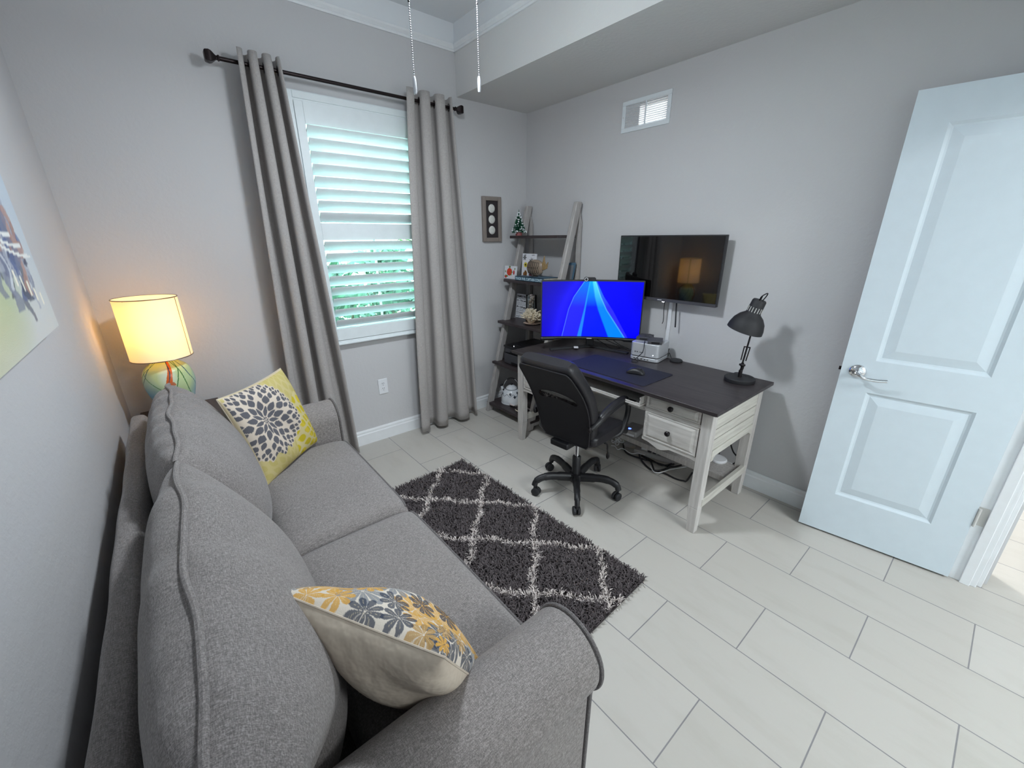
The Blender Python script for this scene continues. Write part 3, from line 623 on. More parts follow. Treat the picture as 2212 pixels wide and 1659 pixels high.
# ============================================================ END TABLE AND LAMP
et = thing('end_table', 'small dark wood end table behind the far sofa arm', 'table', (-2.68, -.29, 0))
bx(-2.862, -2.505, -.545, -.035, .595, .62).build('table_top', 'end_table_wood', et, bevel=.004, smooth=0)
for x in (-2.84, -2.527):
    for y in (-.52, -.06): bx(x-.018, x+.018, y-.018, y+.018, 0, .595).build('leg', 'end_table_wood', et, bevel=.003, smooth=0)
m = MB(); m.box(-2.84, -2.527, -.53, -.515, .52, .595); m.box(-2.84, -2.527, -.065, -.05, .52, .595); m.box(-2.85, -2.835, -.52, -.06, .52, .595); m.box(-2.532, -2.517, -.52, -.06, .52, .595); m.build('apron', 'end_table_wood', et, smooth=0)
bx(-2.83, -2.537, -.51, -.07, .16, .18).build('shelf', 'end_table_wood', et, smooth=0)
lx, ly = -2.69, -.26
lamp = thing('table_lamp', 'lit table lamp with drum shade and painted ceramic base in the corner', 'lamp', (lx, ly, .62))
prof = spline([(.048, .620, 0), (.055, .628, 0), (.062, .66, 0), (.085, .73, 0), (.103, .80, 0), (.105, .845, 0), (.092, .895, 0), (.062, .925, 0), (.041, .945, 0), (.036, .975, 0), (.036, .99, 0)], 14)
n = 420; vv = [(p.x, p.y) for p in prof]
m = MB().lathe([(rr, z) for rr, z in vv], (lx, ly, 0), n); V_ = np.array(m.v); th = np.arctan2(V_[:, 1]-ly, V_[:, 0]-lx); zz = V_[:, 2]
t0 = math.atan2(-2.93-ly, -2.595-lx); tt = (th-t0+PI) % (2*PI)-PI; h = (zz-.62)/.37
C = np.tile(L3(196, 214, 160), (len(V_), 1)); bl = np.clip((.66-h)*2.4+.45*np.sin(tt*2.2-2.2)-.1, 0, 1)[:, None]; C = C*(1-bl)+L3(120, 168, 200)*bl
dk = np.clip((.28-h)*5, 0, 1)[:, None]; C = C*(1-dk)+L3(62, 110, 160)*dk
wht = np.clip(np.sin(tt*3-1.4)*np.sin(h*7)*1.2-.35, 0, 1)[:, None]; C = C*(1-wht)+L3(222, 230, 214)*wht
for ph_ in (0.05, 2.4, -2.2):
    tr_ = (np.abs((tt-ph_)-.12*np.sin(h*9))*.1 < .010+.018*np.clip(.75-h, 0, .4)) & (h > .38); C[tr_] = L3(214, 104, 52)
    rt = (np.abs(tt-ph_) < .9*np.clip(.72-h, 0, 1)) & (np.sin(tt*23+h*31)*np.sin(h*57) > .1) & (h > .3) & (h < .62); C[rt] = L3(196, 118, 84)
for k in range(13):
    c0 = -PI+k*2*PI/13; am = .42*math.sin(k*2.7); ln = np.abs(((tt-c0-am*np.sin(h*7+k)-1.7*(h-.55)*math.cos(k*1.9)+PI) % (2*PI))-PI) < (.020+.03*np.clip(h-.6, 0, 1)); C[ln] = L3(66, 118, 62) if k % 3 else L3(38, 78, 104)
base = m.build('base', 'lamp_ceramic', lamp, smooth=60, cols=C)
MB().lathe([(.05, .62), (.055, .622), (.055, .627), (.047, .629)], (lx, ly, 0), 32).build('foot', 'steel', lamp)
MB().cyl((lx, ly, .985), (lx, ly, 1.05), .012).cyl((lx, ly, 1.045), (lx, ly, 1.075), .018).build('socket', 'brass_screw', lamp)
MB().ball((lx, ly, 1.105), (.026, .026, .032)).build('bulb', 'bulb_glow', lamp)
r0, r1, z0, z1 = .1255, .124, .957, 1.252
MB().lathe([(r0, z0), (r1, z1)], (lx, ly, 0), 64).build('lamp_shade', 'lamp_shade_linen', lamp)
shd = lamp.children[-1]; shd.data.polygons.foreach_set('use_smooth', [True]*len(shd.data.polygons))
bmx = bmesh.new(); bmx.from_mesh(shd.data); bmesh.ops.delete(bmx, geom=[q for q in bmx.faces if len(q.verts) > 4], context='FACES'); bmx.to_mesh(shd.data); bmx.free()
for z, rr in ((z0, r0), (z1, r1)): MB().tube([(lx+(rr+.0006)*math.cos(2*PI*k/64), ly+(rr+.0006)*math.sin(2*PI*k/64), z) for k in range(64)], .0022, 6, closed=True).build('shade_rim', 'brass_screw', shd)
sa = t0+1.08; MB().tube([(lx+(r0+.001)*math.cos(sa), ly+(r0+.001)*math.sin(sa), z0), (lx+(r1+.001)*math.cos(sa), ly+(r1+.001)*math.sin(sa), z1)], .003, 6, flat=.4).build('shade_seam', 'brass_screw', shd)
m = MB()
for k in range(3): a = sa+.3+k*2*PI/3; m.tube([(lx+r1*math.cos(a), ly+r1*math.sin(a), z1-.004), (lx+.03*math.cos(a), ly+.03*math.sin(a), z1-.018), (lx+.008*math.cos(a), ly+.008*math.sin(a), z1-.018)], .0014, 6)
m.tube([(lx, ly, z1-.018)]+[(lx+s_*x, ly, z) for s_ in (1,) for x, z in ((.0, z1-.019), (.045, z1-.05), (.05, 1.12), (.016, 1.06))], .0014, 6); m.tube([(lx, ly, z1-.019), (lx-.045, ly, z1-.05), (lx-.05, ly, 1.12), (lx-.016, ly, 1.06)], .0014, 6)
m.build('harp', 'brass_screw', lamp); MB().ball((lx, ly, z1-.012), (.006, .006, .008)).build('finial', 'brass_screw', lamp)

# ============================================================ CANVAS PAINTING
cv = thing('canvas_painting', 'large abstract canvas painting of a misty grey town on the left wall', 'painting', (-2.888, -1.80, 1.73))
ny, nz = 240, 170; y0, y1, z0, z1 = -2.46, -1.139, 1.277, 2.18
Yg, Zg = np.meshgrid(np.linspace(0, 1, ny), np.linspace(0, 1, nz), indexing='ij'); Yf, Zf = Yg.ravel(), Zg.ravel()
sm = lambda t, s: .5+.5*np.sin(t*s)
C = L3(196, 204, 212)*(1-Zf[:, None]*.25)+L3(214, 218, 220)*.0
C = np.tile(L3(188, 198, 208), (Yf.size, 1)); lw = np.clip((.34-Zf)*3.2+.15*np.sin(Yf*9), 0, 1)[:, None]; C = C*(1-lw)+L3(206, 208, 206)*lw
gr = np.clip(1-np.hypot((Yf-.69)*6, (Zf-.13)*7), 0, 1)[:, None]; C = C*(1-gr*.5)+L3(150, 178, 120)*gr*.5
yl = np.clip(1-np.hypot((Yf-.50)*3, (Zf-.12)*4), 0, 1)[:, None]; C = C*(1-yl*.6)+L3(206, 202, 110)*yl*.6
rc = random.Random(4)
for k in range(70):
    cy = .915-abs(rc.gauss(0, .15)); base_ = .17+.2*(.95-cy); hh = rc.uniform(.03, .30)*(1.0 if cy < .9 else .6); w_ = rc.uniform(.006, .03); cz = base_+rc.uniform(0, .16)
    mk = (np.abs(Yf-cy+.012*np.sin(Zf*60+k)) < w_*(.6+.5*np.sin(Zf*35+k)**2)) & (np.abs(Zf-cz) < hh*.5); c = rc.choice([L3(88, 92, 112), L3(120, 126, 148), L3(70, 76, 92), L3(168, 172, 184), L3(178, 140, 126), L3(96, 110, 150), L3(206, 210, 216)]); C[mk] = c*.75+C[mk]*.25
for k in range(7):
    a0 = .98-k*.05; mk = np.abs(Zf-(.22+.9*(a0-Yf)**2+.03*k)) < .0045; mk &= (Yf < a0) & (Yf > a0-.35); C[mk] = L3(230, 230, 226)
for k in range(5): mk = (np.abs(Yf-(.80+.035*k)) < .006) & (np.abs(Zf-(.17-.018*k)) < .02); C[mk] = L3(236, 232, 216)
m = MB().grid(lambda i, j: (-2.869, y0+(y1-y0)*i, z0+(z1-z0)*j), ny, nz); m.build('painted_face', 'painted_canvas', cv, smooth=0, cols=C)
bx(-2.900, -2.8695, y0, y1, z0, z1).build('canvas_edge', 'card_white', cv, smooth=0)

# ============================================================ THREE MEDALLION FRAME
pf = thing('wall_frame', 'tall taupe frame with three pale round medallions on the wall', 'wall art', (-.39, 0, 1.655))
X0, X1, Z0, Z1 = -.487, -.297, 1.481, 1.829
frame4(X0, X1, Z0, Z1, .032, -.026, 0).build('frame', 'frame_taupe', pf, bevel=.004, smooth=0)
bx(X0+.03, X1-.03, -.014, -.002, Z0+.03, Z1-.03).build('mat_board', 'mat_brown', pf, smooth=0)
for z in (1.739, 1.655, 1.572):
    m = MB().lathe([(0, .008), (.02, .0065), (.030, .004), (.033, 0)], (-.392, -.014, z), 32, Matrix.Rotation(PI/2, 4, 'X'))
    for k in range(5): a = PI/2+k*2*PI/5; m.ball((-.392+.016*math.cos(a), -.0215, z+.016*math.sin(a)), (.0035, .002, .0035), 8, 6)
    m.build('medallion', 'medallion_cream', pf)

# ============================================================ DESK
DT0, DT1 = .712, .738     # desk top underside and surface
dk = thing('desk', 'whitewashed writing desk with dark wood top against the right wall', 'desk', (-.41, -1.43, 0))
m = MB(); poly = [(-.755, -2.205), (-.078, -2.205), (-.078, -.66), (-.755, -.66)]
m.box(-.755, -.078, -2.205, -.700, DT0+.006, DT1); m.box(-.745, -.082, -2.195, -.706, DT0, DT0+.006); m.build('desktop', 'desk_top_wood', dk, bevel=.005, bseg=3, smooth=50)
LFX = (-.702, -.648); LBX = (-.152, -.096)
for xs in (LFX, LBX):
    for ya, yb, inn in ((-2.167, -2.112, 1), (-.760, -.706, -1)):
        yi = (ya, yb); 
        b0 = (xs[0]+.004, xs[1]-.010, ya+.002, yb-.010) if inn == 1 else (xs[0]+.004, xs[1]-.010, ya+.010, yb-.002)
        MB().taper(b0, 0, (xs[0], xs[1], ya, yb), .155).taper((xs[0], xs[1], ya, yb), .155, (xs[0], xs[1], ya, yb), DT0).build('leg', 'whitewash_wood', dk, bevel=.003, smooth=0)
# pedestals: carcass, drawer fronts, shiplap sides
def drawer(yl, yr, z0, z1, knob=True):
    m = MB(); R = [(0, .0), (.0, .008), (.010, .009), (.013, .006), (.030, .0125), (.034, .013)]; prev = None; X = -.690
    for ins, dep in R:
        cur = [(X-dep, yl-ins, z0+ins*.75), (X-dep, yr+ins, z0+ins*.75), (X-dep, yr+ins, z1-ins*.75), (X-dep, yl-ins, z1-ins*.75)]
        if prev: m.add(prev+cur, [(i, (i+1) % 4, 4+(i+1) % 4, 4+i) for i in range(4)])
        prev = cur
    bx(X-.002, X, yr-.0045, yl+.0045, z0-.004, z1+.004).build('drawer_gap', 'groove_brown', dk, smooth=0); m.add(prev, [(0, 1, 2, 3)]); m.box(X, X+.30, yr+.012, yl-.012, z0+.008, z1-.008)
    d = m.build('drawer', 'whitewash_wood_long', dk, smooth=0)
    MB().lathe([(.0, .030), (.010, .029), (.0145, .024), (.0145, .018), (.009, .012), (.0065, .007), (.010, .001), (.010, 0)], (X-.009, (yl+yr)/2, (z0+z1)/2), 24, Matrix.Rotation(-PI/2, 4, 'Y')).build('knob', 'black_metal', d)
for ya, yb in ((-2.112, -1.792), (-1.075, -.762)):
    m = MB(); m.box(-.688, -.13, ya, yb, .432, .445); m.box(-.688, -.13, ya, ya+.012, .43, DT0); m.box(-.688, -.13, yb-.012, yb, .43, DT0); m.box(-.15, -.13, ya, yb, .43, DT0)
    m.box(-.694, -.66, ya, yb, .606, .626); m.box(-.694, -.66, ya, yb, .706, DT0); m.build('pedestal_carcass', 'whitewash_wood_long', dk, smooth=0)
    drawer(yb-.006, ya+.006, .629, .705); drawer(yb-.006, ya+.006, .446, .604)
    # shaped apron under the drawers
    yo, yi_ = (ya, yb) if ya < -1.5 else (yb, ya); s = 1 if yi_ > yo else -1; T = axes((-.694, 0, 0), (0, 1, 0), (0, 0, 1), (1, 0, 0)); W_ = abs(yi_-yo)
    pts = [(yo, .443), (yi_, .443), (yi_, .428), (yi_-s*.04, .424), (yi_-s*.075, .412), (yi_-s*.10, .402), (yi_-s*.125, .404), (yi_-s*.145, .412), (yi_-s*.17, .424), (yo+s*.03, .424), (yo, .418)]
    MB().prism(pts, 0, .016, T).build('apron', 'whitewash_wood_long', dk, smooth=0)
for y, s in ((-2.158, -1), (-.722, 1)):
    m = MB()
    for a, b in ((.488, .545), (.549, .602), (.606, DT0)): m.box(LFX[1], LBX[0], y-.006, y+.006, a, b)
    p = m.build('side_panel', 'whitewash_wood_deep', dk, bevel=.002, smooth=0)
    bx(LFX[1], LBX[0], y-.003, y+.003, .485, DT0-.002).build('panel_groove', 'groove_brown', p, smooth=0)
    T = axes((0, y-.010, 0), (1, 0, 0), (0, 0, 1), (0, 1, 0)); x0, x1 = LFX[1], LBX[0]
    pts = [(x0, .488), (x1, .488), (x1, .425), (x1-.018, .425), (x1-.03, .438), (x1-.05, .448), (x0+.05, .448), (x0+.03, .438), (x0+.018, .425), (x0, .425)]
    MB().prism(pts, 0, .020, T).build('side_apron', 'whitewash_wood_deep', dk, smooth=0)
    bx(LFX[1]-.02, LBX[0]+.02, y-.012, y+.012, .156, .206).build('stretcher', 'whitewash_wood_deep', dk, bevel=.003, smooth=0)
bx(-.325, -.14, -2.148, -.72, .150, .186).build('lower_shelf', 'grey_wash_wood', dk, bevel=.002, smooth=0)
bx(-.125, -.112, -2.10, -.76, .43, DT0).build('back_panel', 'whitewash_wood_long', dk, smooth=0)
# pull out keyboard drawer with its front folded down
m = MB(); m.box(-.745, -.30, -1.786, -1.082, .634, .643); m.box(-.742, -.735, -1.786, -1.082, .643, .652); m.box(-.69, -.30, -1.790, -1.783, .634, .70); m.box(-.69, -.30, -1.085, -1.078, .634, .70); m.box(-.30, -.29, -1.786, -1.082, .634, .70)
kd = m.build('keyboard_drawer', 'whitewash_wood_long', dk, bevel=.002, smooth=0)
for y in (-1.779, -1.089):
    hb = bx(-.735, -.675, y-.003, y+.003, .643, .688).build('hinge_bracket', 'whitewash_wood', kd, bevel=.003, smooth=0); MB().ball((-.737, y, .672), (.003, .004, .004)).build('screw', 'black_metal', hb)
bx(-.742, -.700, -1.74, -1.69, .6432, .6445).build('catch_plate', 'black_metal', kd)
m = MB(); m.box(-.690, -.665, -1.792, -1.075, .598, .627); m.build('knee_rail', 'whitewash_wood_long', dk, bevel=.002, smooth=0)

# ============================================================ OFFICE CHAIR
ch = thing('office_chair', 'black leather swivel chair with padded back pushed up to the desk', 'chair', (-.872, -1.47, 0), math.radians(6))
B = dict(world=False)
def CB(m, name, mat, par=None, **k): return m.build(name, mat, par or ch, world=False, **k)
hub = MB().lathe([(.0, .058), (.030, .058), (.042, .072), (.046, .095), (.040, .118), (.0, .118)], n=28); hub = CB(hub, 'hub', 'black_plastic')
CB(MB().lathe([(.0, .112), (.026, .112), (.026, .235), (.022, .24), (.0, .24)], n=24), 'column_sleeve', 'black_plastic'); CB(MB().cyl((0, 0, .23), (0, 0, .385), .0135), 'gas_lift', 'chrome')
for k in range(5):
    a = math.radians(2+72*k); d = Vector((math.cos(a), math.sin(a), 0)); z = Vector((0, 0, 1)); sd = d.cross(z)
    P = spline([d*.03+z*.094, d*.10+z*.108, d*.17+z*.118, d*.225+z*.112, d*.258+z*.092, d*.268+z*.066], 6)
    lg = CB(MB().tube(P, [.023]*8+[.020]*8+[.018]*8+[.015]*7, 12, flat=1.25), 'leg', 'black_plastic')
    ca = a+.9*k+.6; q = Vector((math.cos(ca), math.sin(ca), 0)); qs = q.cross(z); c0 = d*.268+q*.012; T = axes(c0+z*.0265, qs, q, z)
    m = MB()
    for sg in (-1, 1):
        m.lathe([(0, -.009), (.022, -.009), (.026, -.006), (.0265, 0), (.026, .006), (.022, .009), (0, .009)], n=24, T=T @ Matrix.Translation((sg*.0125, 0, 0)) @ Matrix.Rotation(PI/2, 4, 'Y'))
    m.tube([c0+z*.0265-qs*.02, c0+z*.0265+qs*.02], .005, 10); m.tube([d*.268+z*.07, d*.268+z*.045, c0+z*.03], .0065, 10)
    CB(m, 'caster', 'matte_black', lg)
# mechanism under the seat
m = MB(); m.box(-.12, .11, -.075, .075, .375, .405); m.box(-.175, -.05, -.05, .075, .362, .40); CB(m, 'seat_mechanism', 'black_plastic', bevel=.008, smooth=50)
CB(MB().tube(spline([(.0, -.07, .385), (.02, -.16, .384), (.03, -.185, .375), (.032, -.19, .345), (.03, -.195, .32)], 5), .0045, 8).ball((.03, -.196, .305), (.010, .010, .022)), 'tilt_lever', 'black_metal')
# seat cushion
def seatc(i, j):
    y = -.208+.416*i; s = 2*i-1; a = 2*PI*j; c, d = math.cos(a), math.sin(a); sg = lambda v, p: math.copysign(abs(v)**p, v); ed = (1-abs(s)**6)**.4
    x = .055+.20*sg(c, .4)*(.86+.14*ed); z = .442+.042*sg(d, .6)*(.45+.55*ed)+(.012*s*s if d > 0 else 0)-(.05*max(0, (x-.14)/.1)**2)
    return (x, y, z)
m = MB().grid(seatc, 35, 60, cv=True); m.f += [tuple(range(59, -1, -1)), tuple(34*60+k for k in range(60))]; m.mi += [0, 0]
sc_ = CB(m, 'seat', 'black_leather', smooth=60)
L = [seatc(k/34, .5) for k in range(2, 33)]
# back: reclined pad with a leather roll and a fabric rear panel
BT = Matrix.Translation((-.092, -.012, .402)) @ Matrix.Rotation(math.radians(-21.5), 4, 'Y')      # local z runs up the back, +x forward
def outline(z):      # half width by height
    h = z/.585; return .170+.030*math.sin(min(1, h*1.12)*PI*.85)-.012*max(0, (h-.86)/.14)**2*1.2
def curve(z): h = z/.585; return .05*math.sin(PI*min(1, h*1.05))**1.3*.7-.03*h**3
def backpad(i, j):
    z = .585*i; a = 2*PI*j; c, d = math.cos(a), math.sin(a); sg = lambda v, p: math.copysign(abs(v)**p, v)
    e = (1-abs(2*i-1)**9)**.45; hw = outline(z)*(.90+.10*e); th_ = .044*(.55+.45*e)*(1+.25*(i > .8)*(i-.8)*5)
    return tuple(BT @ Vector((curve(z)+th_*sg(d, .55), hw*sg(c, .45), z)))
m = MB().grid(backpad, 50, 60, cv=True); m.f += [tuple(range(59, -1, -1)), tuple(49*60+k for k in range(60))]; m.mi += [0, 0]
bp = CB(m, 'backrest', 'black_leather', smooth=60)
def rear(i, j, off=.0):
    z = .02+.535*i; hw = (outline(z)-.012)*(1-.10*max(0, (i-.93)/.07)**2-.10*max(0, (.07-i)/.07)**2); y = hw*(2*j-1); return tuple(BT @ Vector((curve(z)-.0455-off*(1-(2*j-1)**8)-.004, y, z)))
m = MB().grid(lambda i, j: rear(i, j), 44, 30); rp = CB(m, 'rear_panel', 'black_mesh_fabric', bp, smooth=70)
E_ = [rear(k/40, 0) for k in range(41)]+[rear(1, k/20) for k in range(1, 21)]+[rear(1-k/40, 1) for k in range(1, 41)]+[rear(0, 1-k/20) for k in range(1, 20)]
CB(MB().tube(E_, .0035, 8, closed=True), 'piping', 'black_leather', bp)
m = MB()
def slot(i, j):
    y = -.132+.264*i; zc = .335+.026*math.cos(y/.132*PI/2)-.015; hh = .027*(1-abs(2*i-1)**8)**.5; z = zc+hh*(2*j-1); p = (z-.02)/.495
    return tuple(BT @ Vector((curve(z)-.0515, y, z)))
CB(MB().grid(slot, 40, 7), 'hand_grip_recess', 'outlet_slot' if False else 'mirror_black', rp, smooth=70)
# top leather cap seams
for s in (-1, 1):
    L = [backpad(i_, j_) for i_, j_ in [(.80+.2*k/12*.999, .0 if s > 0 else .5) for k in range(13)]]
m = MB(); m.box(-.125, -.085, -.03, .03, .375, .47); m.box(-.125, -.04, -.03, .03, .372, .392); CB(m, 'back_bracket', 'black_plastic', bp, bevel=.006)
# armrests: loops from the back to the front of the seat
for s in (-1, 1):
    y = s*.208
    P = spline([(-.165, y*.93, .545), (-.12, y*1.0, .575), (-.03, y*1.02, .612), (.08, y*1.03, .632), (.150, y*1.03, .622), (.192, y*1.02, .575), (.190, y*1.01, .51), (.160, y*1.0, .45), (.125, y*.97, .415), (.07, y*.80, .398)], 7)
    nP = len(P); rs = [.016+.007*math.sin(PI*min(1, k/(nP*.52)))*(k < nP*.52) for k in range(nP)]
    ar = CB(MB().tube(P, rs, 14, flat=1.0), 'armrest', 'black_plastic', smooth=60)
    pp_ = [p+Vector((0, 0, .010)) for p in P[8:32]]
    CB(MB().tube(pp_, [.012+.010*math.sin(PI*min(1, max(0, k/(len(pp_)-1))))**.35 for k in range(len(pp_))], 14), 'arm_pad', 'black_leather', ar, smooth=60)
    CB(MB().ball((-.168, y*.93, .545), (.022, .012, .020)), 'arm_bolt', 'black_metal', ar)

# ============================================================ ON THE DESK
pad = tag(bx(-.703, -.388, -1.772, -1.182, DT1, DT1+.003).build('mouse_pad', 'mat_cloth', bevel=.0012, smooth=0), 'large dark rectangular desk pad under the mouse', 'desk pad')
# rounded corners for the pad
def rrect(x0, x1, y0, y1, r, n=6):
    P = []
    for cx, cy, a0 in ((x1-r, y1-r, 0), (x0+r, y1-r, 90), (x0+r, y0+r, 180), (x1-r, y0+r, 270)):
        P += [(cx+r*math.cos(math.radians(a0+90*k/n)), cy+r*math.sin(math.radians(a0+90*k/n))) for k in range(n+1)]
    return P
I4 = Matrix.Identity(4)
bpy.data.objects.remove(pad)
pad = tag(MB().prism(rrect(-.703, -.388, -1.772, -1.182, .018), DT1, DT1+.003, I4).build('mouse_pad', 'mat_cloth', smooth=0), 'large dark rectangular desk pad under the mouse', 'desk pad')
mo = thing('computer_mouse', 'black computer mouse on the desk pad', 'mouse', (-.54, -1.61, DT1+.003), math.radians(-72))
def mfn(i, j):
    a = 2*PI*j; t = i; x = -.056+.112*t; hw = .031*(1-(2*t-1)**4)**.4*(1-.12*math.sin(PI*t)); hh = (.036*math.sin(PI*(.12+.78*(1-t)))**.8)
    c, d = math.cos(a), math.sin(a); return (x, hw*math.copysign(abs(c)**.8, c), max(0, hh*(.15+.85*max(0, d)**.7)*(1-(2*t-1)**6)**.5))
mb_ = MB().grid(mfn, 24, 28, cv=True).build('shell', 'black_plastic', mo, world=False, smooth=70)
MB().cyl((.030, -.004, .027), (.030, .004, .027), .007, n=16).build('scroll_wheel', 'matte_black', mb_, world=False)

# monitor: curved screen on a V foot
mn_n = Vector((-.735, -.678, 0)).normalized(); mr = Vector((0, 0, 1)).cross(mn_n)      # mr: viewer's right
mr = Vector((-mn_n.y, mn_n.x, 0)); mr = mr if mr.y < 0 else -mr
MC = Vector((-.325, -1.06, 1.032)); MW, MH, RC = .704, .405, 1.5
mon = thing('computer_monitor', 'large curved monitor showing a blue light beam wallpaper on the desk', 'monitor', (-.24, -1.0, DT1))
def mp(uu, vv_, dep): a = (uu-.5)*MW/RC; return MC+mr*(RC*math.sin(a))+mn_n*(RC*(1-math.cos(a))+dep)+Vector((0, 0, (vv_-.5)*MH))
def mshell(i, j):
    a = 2*PI*j; c, d = math.cos(a), math.sin(a); sg = lambda v, p: math.copysign(abs(v)**p, v); v_ = .5+.5*sg(d, .12); return mp(i, v_, -.0125+.0125*sg(c, .2)-(.012*(1-(2*i-1)**2) if c < 0 else 0))
m = MB().grid(mshell, 40, 40, cv=True); m.f += [tuple(range(39, -1, -1)), tuple(39*40+k for k in range(40))]; m.mi += [0, 0]; cs = m.build('housing', 'black_plastic', mon, smooth=40)
m = MB().grid(lambda i, j: mp(i, -.028+.04*j+(0 if .14 < i < .84 else -.018*(1 if j == 0 else 0)), .004-.020*(j == 0)*0), 41, 2); m.build('bottom_bezel', 'black_plastic', cs, solid=.012)
nu_, nv_ = 260, 150; U_, V_ = np.meshgrid(np.linspace(0, 1, nu_), np.linspace(0, 1, nv_), indexing='ij'); Uf, Vt = U_.ravel(), 1-V_.ravel()
ip = lambda ys: np.interp(Vt, [0, .27, .5, 1.0], ys)
e1, e2, e2b, e3, e4, e5 = ip([.425, .325, .275, .215]), ip([.475, .452, .432, .375]), ip([.478, .460, .445, .412]), ip([.505, .535, .575, .695]), ip([.535, .595, .66, .86]), ip([.545, .625, .72, .89])
top = np.clip(1-Vt*2.2, 0, 1)[:, None]; c255 = lambda *c: np.array([lin(x/255) for x in c])
C = c255(0, 0, 235)*(1-.62*np.clip((e1-Uf)*2.6, 0, 1)[:, None]**.6)*(1-.45*np.clip((Uf-e5-.10)*4, 0, 1)[:, None]*(.4+.6*Vt[:, None])); C[:, 0] += .004*(Uf < e1)
def band(a, b, col, tcol, sf=.004):
    global C
    w = np.clip((Uf-a)/sf+.5, 0, 1)*np.clip((b-Uf)/sf+.5, 0, 1); q = (col*(1-top)+tcol*top); C = C*(1-w[:, None])+q*w[:, None]
sl_ = np.exp(-np.abs(Uf-(e1-.07))/.05)[:, None]*(Uf < e1)[:, None]*.35; C = C+sl_*c255(40, 40, 200)
band(e1, e2, c255(34, 34, 250), c255(0, 120, 250)); band(e2, e3, c255(0, 26, 252), c255(0, 168, 252)); band(e2, e2b+.004, c255(30, 130, 255), c255(40, 180, 255)); band(e3, e4, c255(0, 130, 255), c255(80, 222, 215), .012); band(e4, e5, c255(44, 44, 250), c255(30, 140, 250)); band(e4-.008, e4+.003, c255(70, 165, 255), c255(110, 220, 225)); band(e1-.003, e1+.003, c255(80, 120, 255), c255(90, 170, 255))
MB().grid(lambda i, j: mp(.012+.976*i, .022+.955*j, .0028), nu_, nv_).build('screen', 'screen_image', mon, smooth=0, cols=C*np.array([.66, .66, .80]))
MB().box(-.018, .018, -.0025, .0025, 0, .001, axes(mp(.5, -.010, .0102), mr, (0, 0, 1), mn_n)).build('logo_plate', 'steel', mon, smooth=0)
SB = Vector((-.24, -1.0, 0))
m = MB(); nk = [SB+Vector((0, 0, DT1+.012)), SB+Vector((0, 0, .86)), SB+mn_n*.03+Vector((0, 0, .98))]; Tn = axes((0, 0, 0), mr, mn_n, (0, 0, 1))
m.box(-.028, .028, -.016, .016, DT1+.004, 1.06, Matrix.Translation(SB-mn_n*.01) @ Tn); m.box(-.06, .06, -.0, .085, .98, 1.08, Matrix.Translation(SB) @ Tn); m.build('stand_column', 'black_plastic', mon, bevel=.004)
for e_ in (Vector((-.545, -.885, 0)), Vector((-.208, -1.318, 0))):
    d = (e_-SB); L_ = d.length; d.normalize(); sd = Vector((0, 0, 1)).cross(d); T = axes(SB+Vector((0, 0, DT1)), d, sd, (0, 0, 1)); MB().prism([(-.02, -.022), (L_, -.016), (L_, .016), (-.02, .022)], 0, .012, T).build('foot', 'matte_black', mon, bevel=.002)
# webcam
wc = thing('webcam', 'small black webcam clipped on top of the monitor', 'webcam', tuple(mp(.46, 1.03, 0))); T = axes(mp(.475, 1.012, .010), mr, (0, 0, 1), mn_n)
MB().prism(rrect(-.030, .042, -.012, .014, .012), -.012, .010, T).build('body', 'black_plastic', wc, bevel=.002)
MB().lathe([(0, .018), (.011, .018), (.016, .016), (.016, -.006), (0, -.006)], n=28, T=T @ Matrix.Translation((-.024, .001, 0))).build('lens_housing', 'black_plastic', wc)
MB().lathe([(.0125, .019), (.0085, .019), (.0085, .0175), (.0125, .0175), (.0125, .019)], n=28, T=T @ Matrix.Translation((-.024, .001, 0))).build('lens_ring', 'silver_metal', wc)
MB().prism([(-.012, -.03), (.02, -.03), (.02, -.012), (-.012, -.012)], -.034, -.026, T).build('clip', 'black_plastic', wc)
tag(MB().prism([(-.028, -.018), (.028, -.014), (.026, .018), (-.03, .014)], 0, .0012, Matrix.Translation((-.375, -.985, DT1+.0005)) @ Matrix.Rotation(.7, 4, 'Z')).build('paper_card', 'card_white', smooth=0), 'small white card lying beside the monitor foot', 'card').location.z = .0125

# silver desktop computer on a dock, two drives on top
cpt = thing('desktop_computer', 'silver aluminium cube shaped desktop computer at the back of the desk', 'computer', (-.178, -1.468, DT1+.026), math.radians(10))
m = MB().prism(rrect(-.097, .097, -.097, .097, .026, 8), .003, .092, I4); m.build('case', 'silver_metal', cpt, world=False, bevel=.004, bseg=3, smooth=50)
MB().prism(rrect(-.09, .09, -.09, .09, .026, 8), 0, .004, I4).build('foot_ring', 'matte_black', cpt, world=False, smooth=50)
m = MB()
for y in (.060, .045): m.box(-.0985, -.096, y-.003, y+.003, .028, .034)
m.box(-.0985, -.096, .004, .030, .029, .032); m.build('port', 'outlet_slot', cpt, world=False, smooth=0); MB().ball((-.0975, -.062, .022), (.0012, .0028, .0028)).build('power_light', 'led_white', cpt, world=False)
dock = thing('docking_station', 'thin silver dock with ports under the silver computer', 'dock', (-.178, -1.468, DT1), math.radians(10))
MB().prism(rrect(-.098, .098, -.098, .098, .027, 8), .002, .024, I4).build('case', 'silver_metal', dock, world=False, bevel=.003, smooth=50); MB().prism(rrect(-.092, .092, -.092, .092, .026, 8), 0, .0035, I4).build('foot_ring', 'matte_black', dock, world=False)
MB().prism(rrect(-.091, .091, -.091, .091, .026, 8), .0235, .026, I4).build('top_gap', 'matte_black', dock, world=False)
m = MB()
for y in (.062, .043, .012, -.010, -.030): m.box(-.0995, -.097, y-.006, y+.006, .010, .0145)
m.build('port', 'outlet_slot', dock, world=False, smooth=0)
TOPZ = DT1+.026+.092
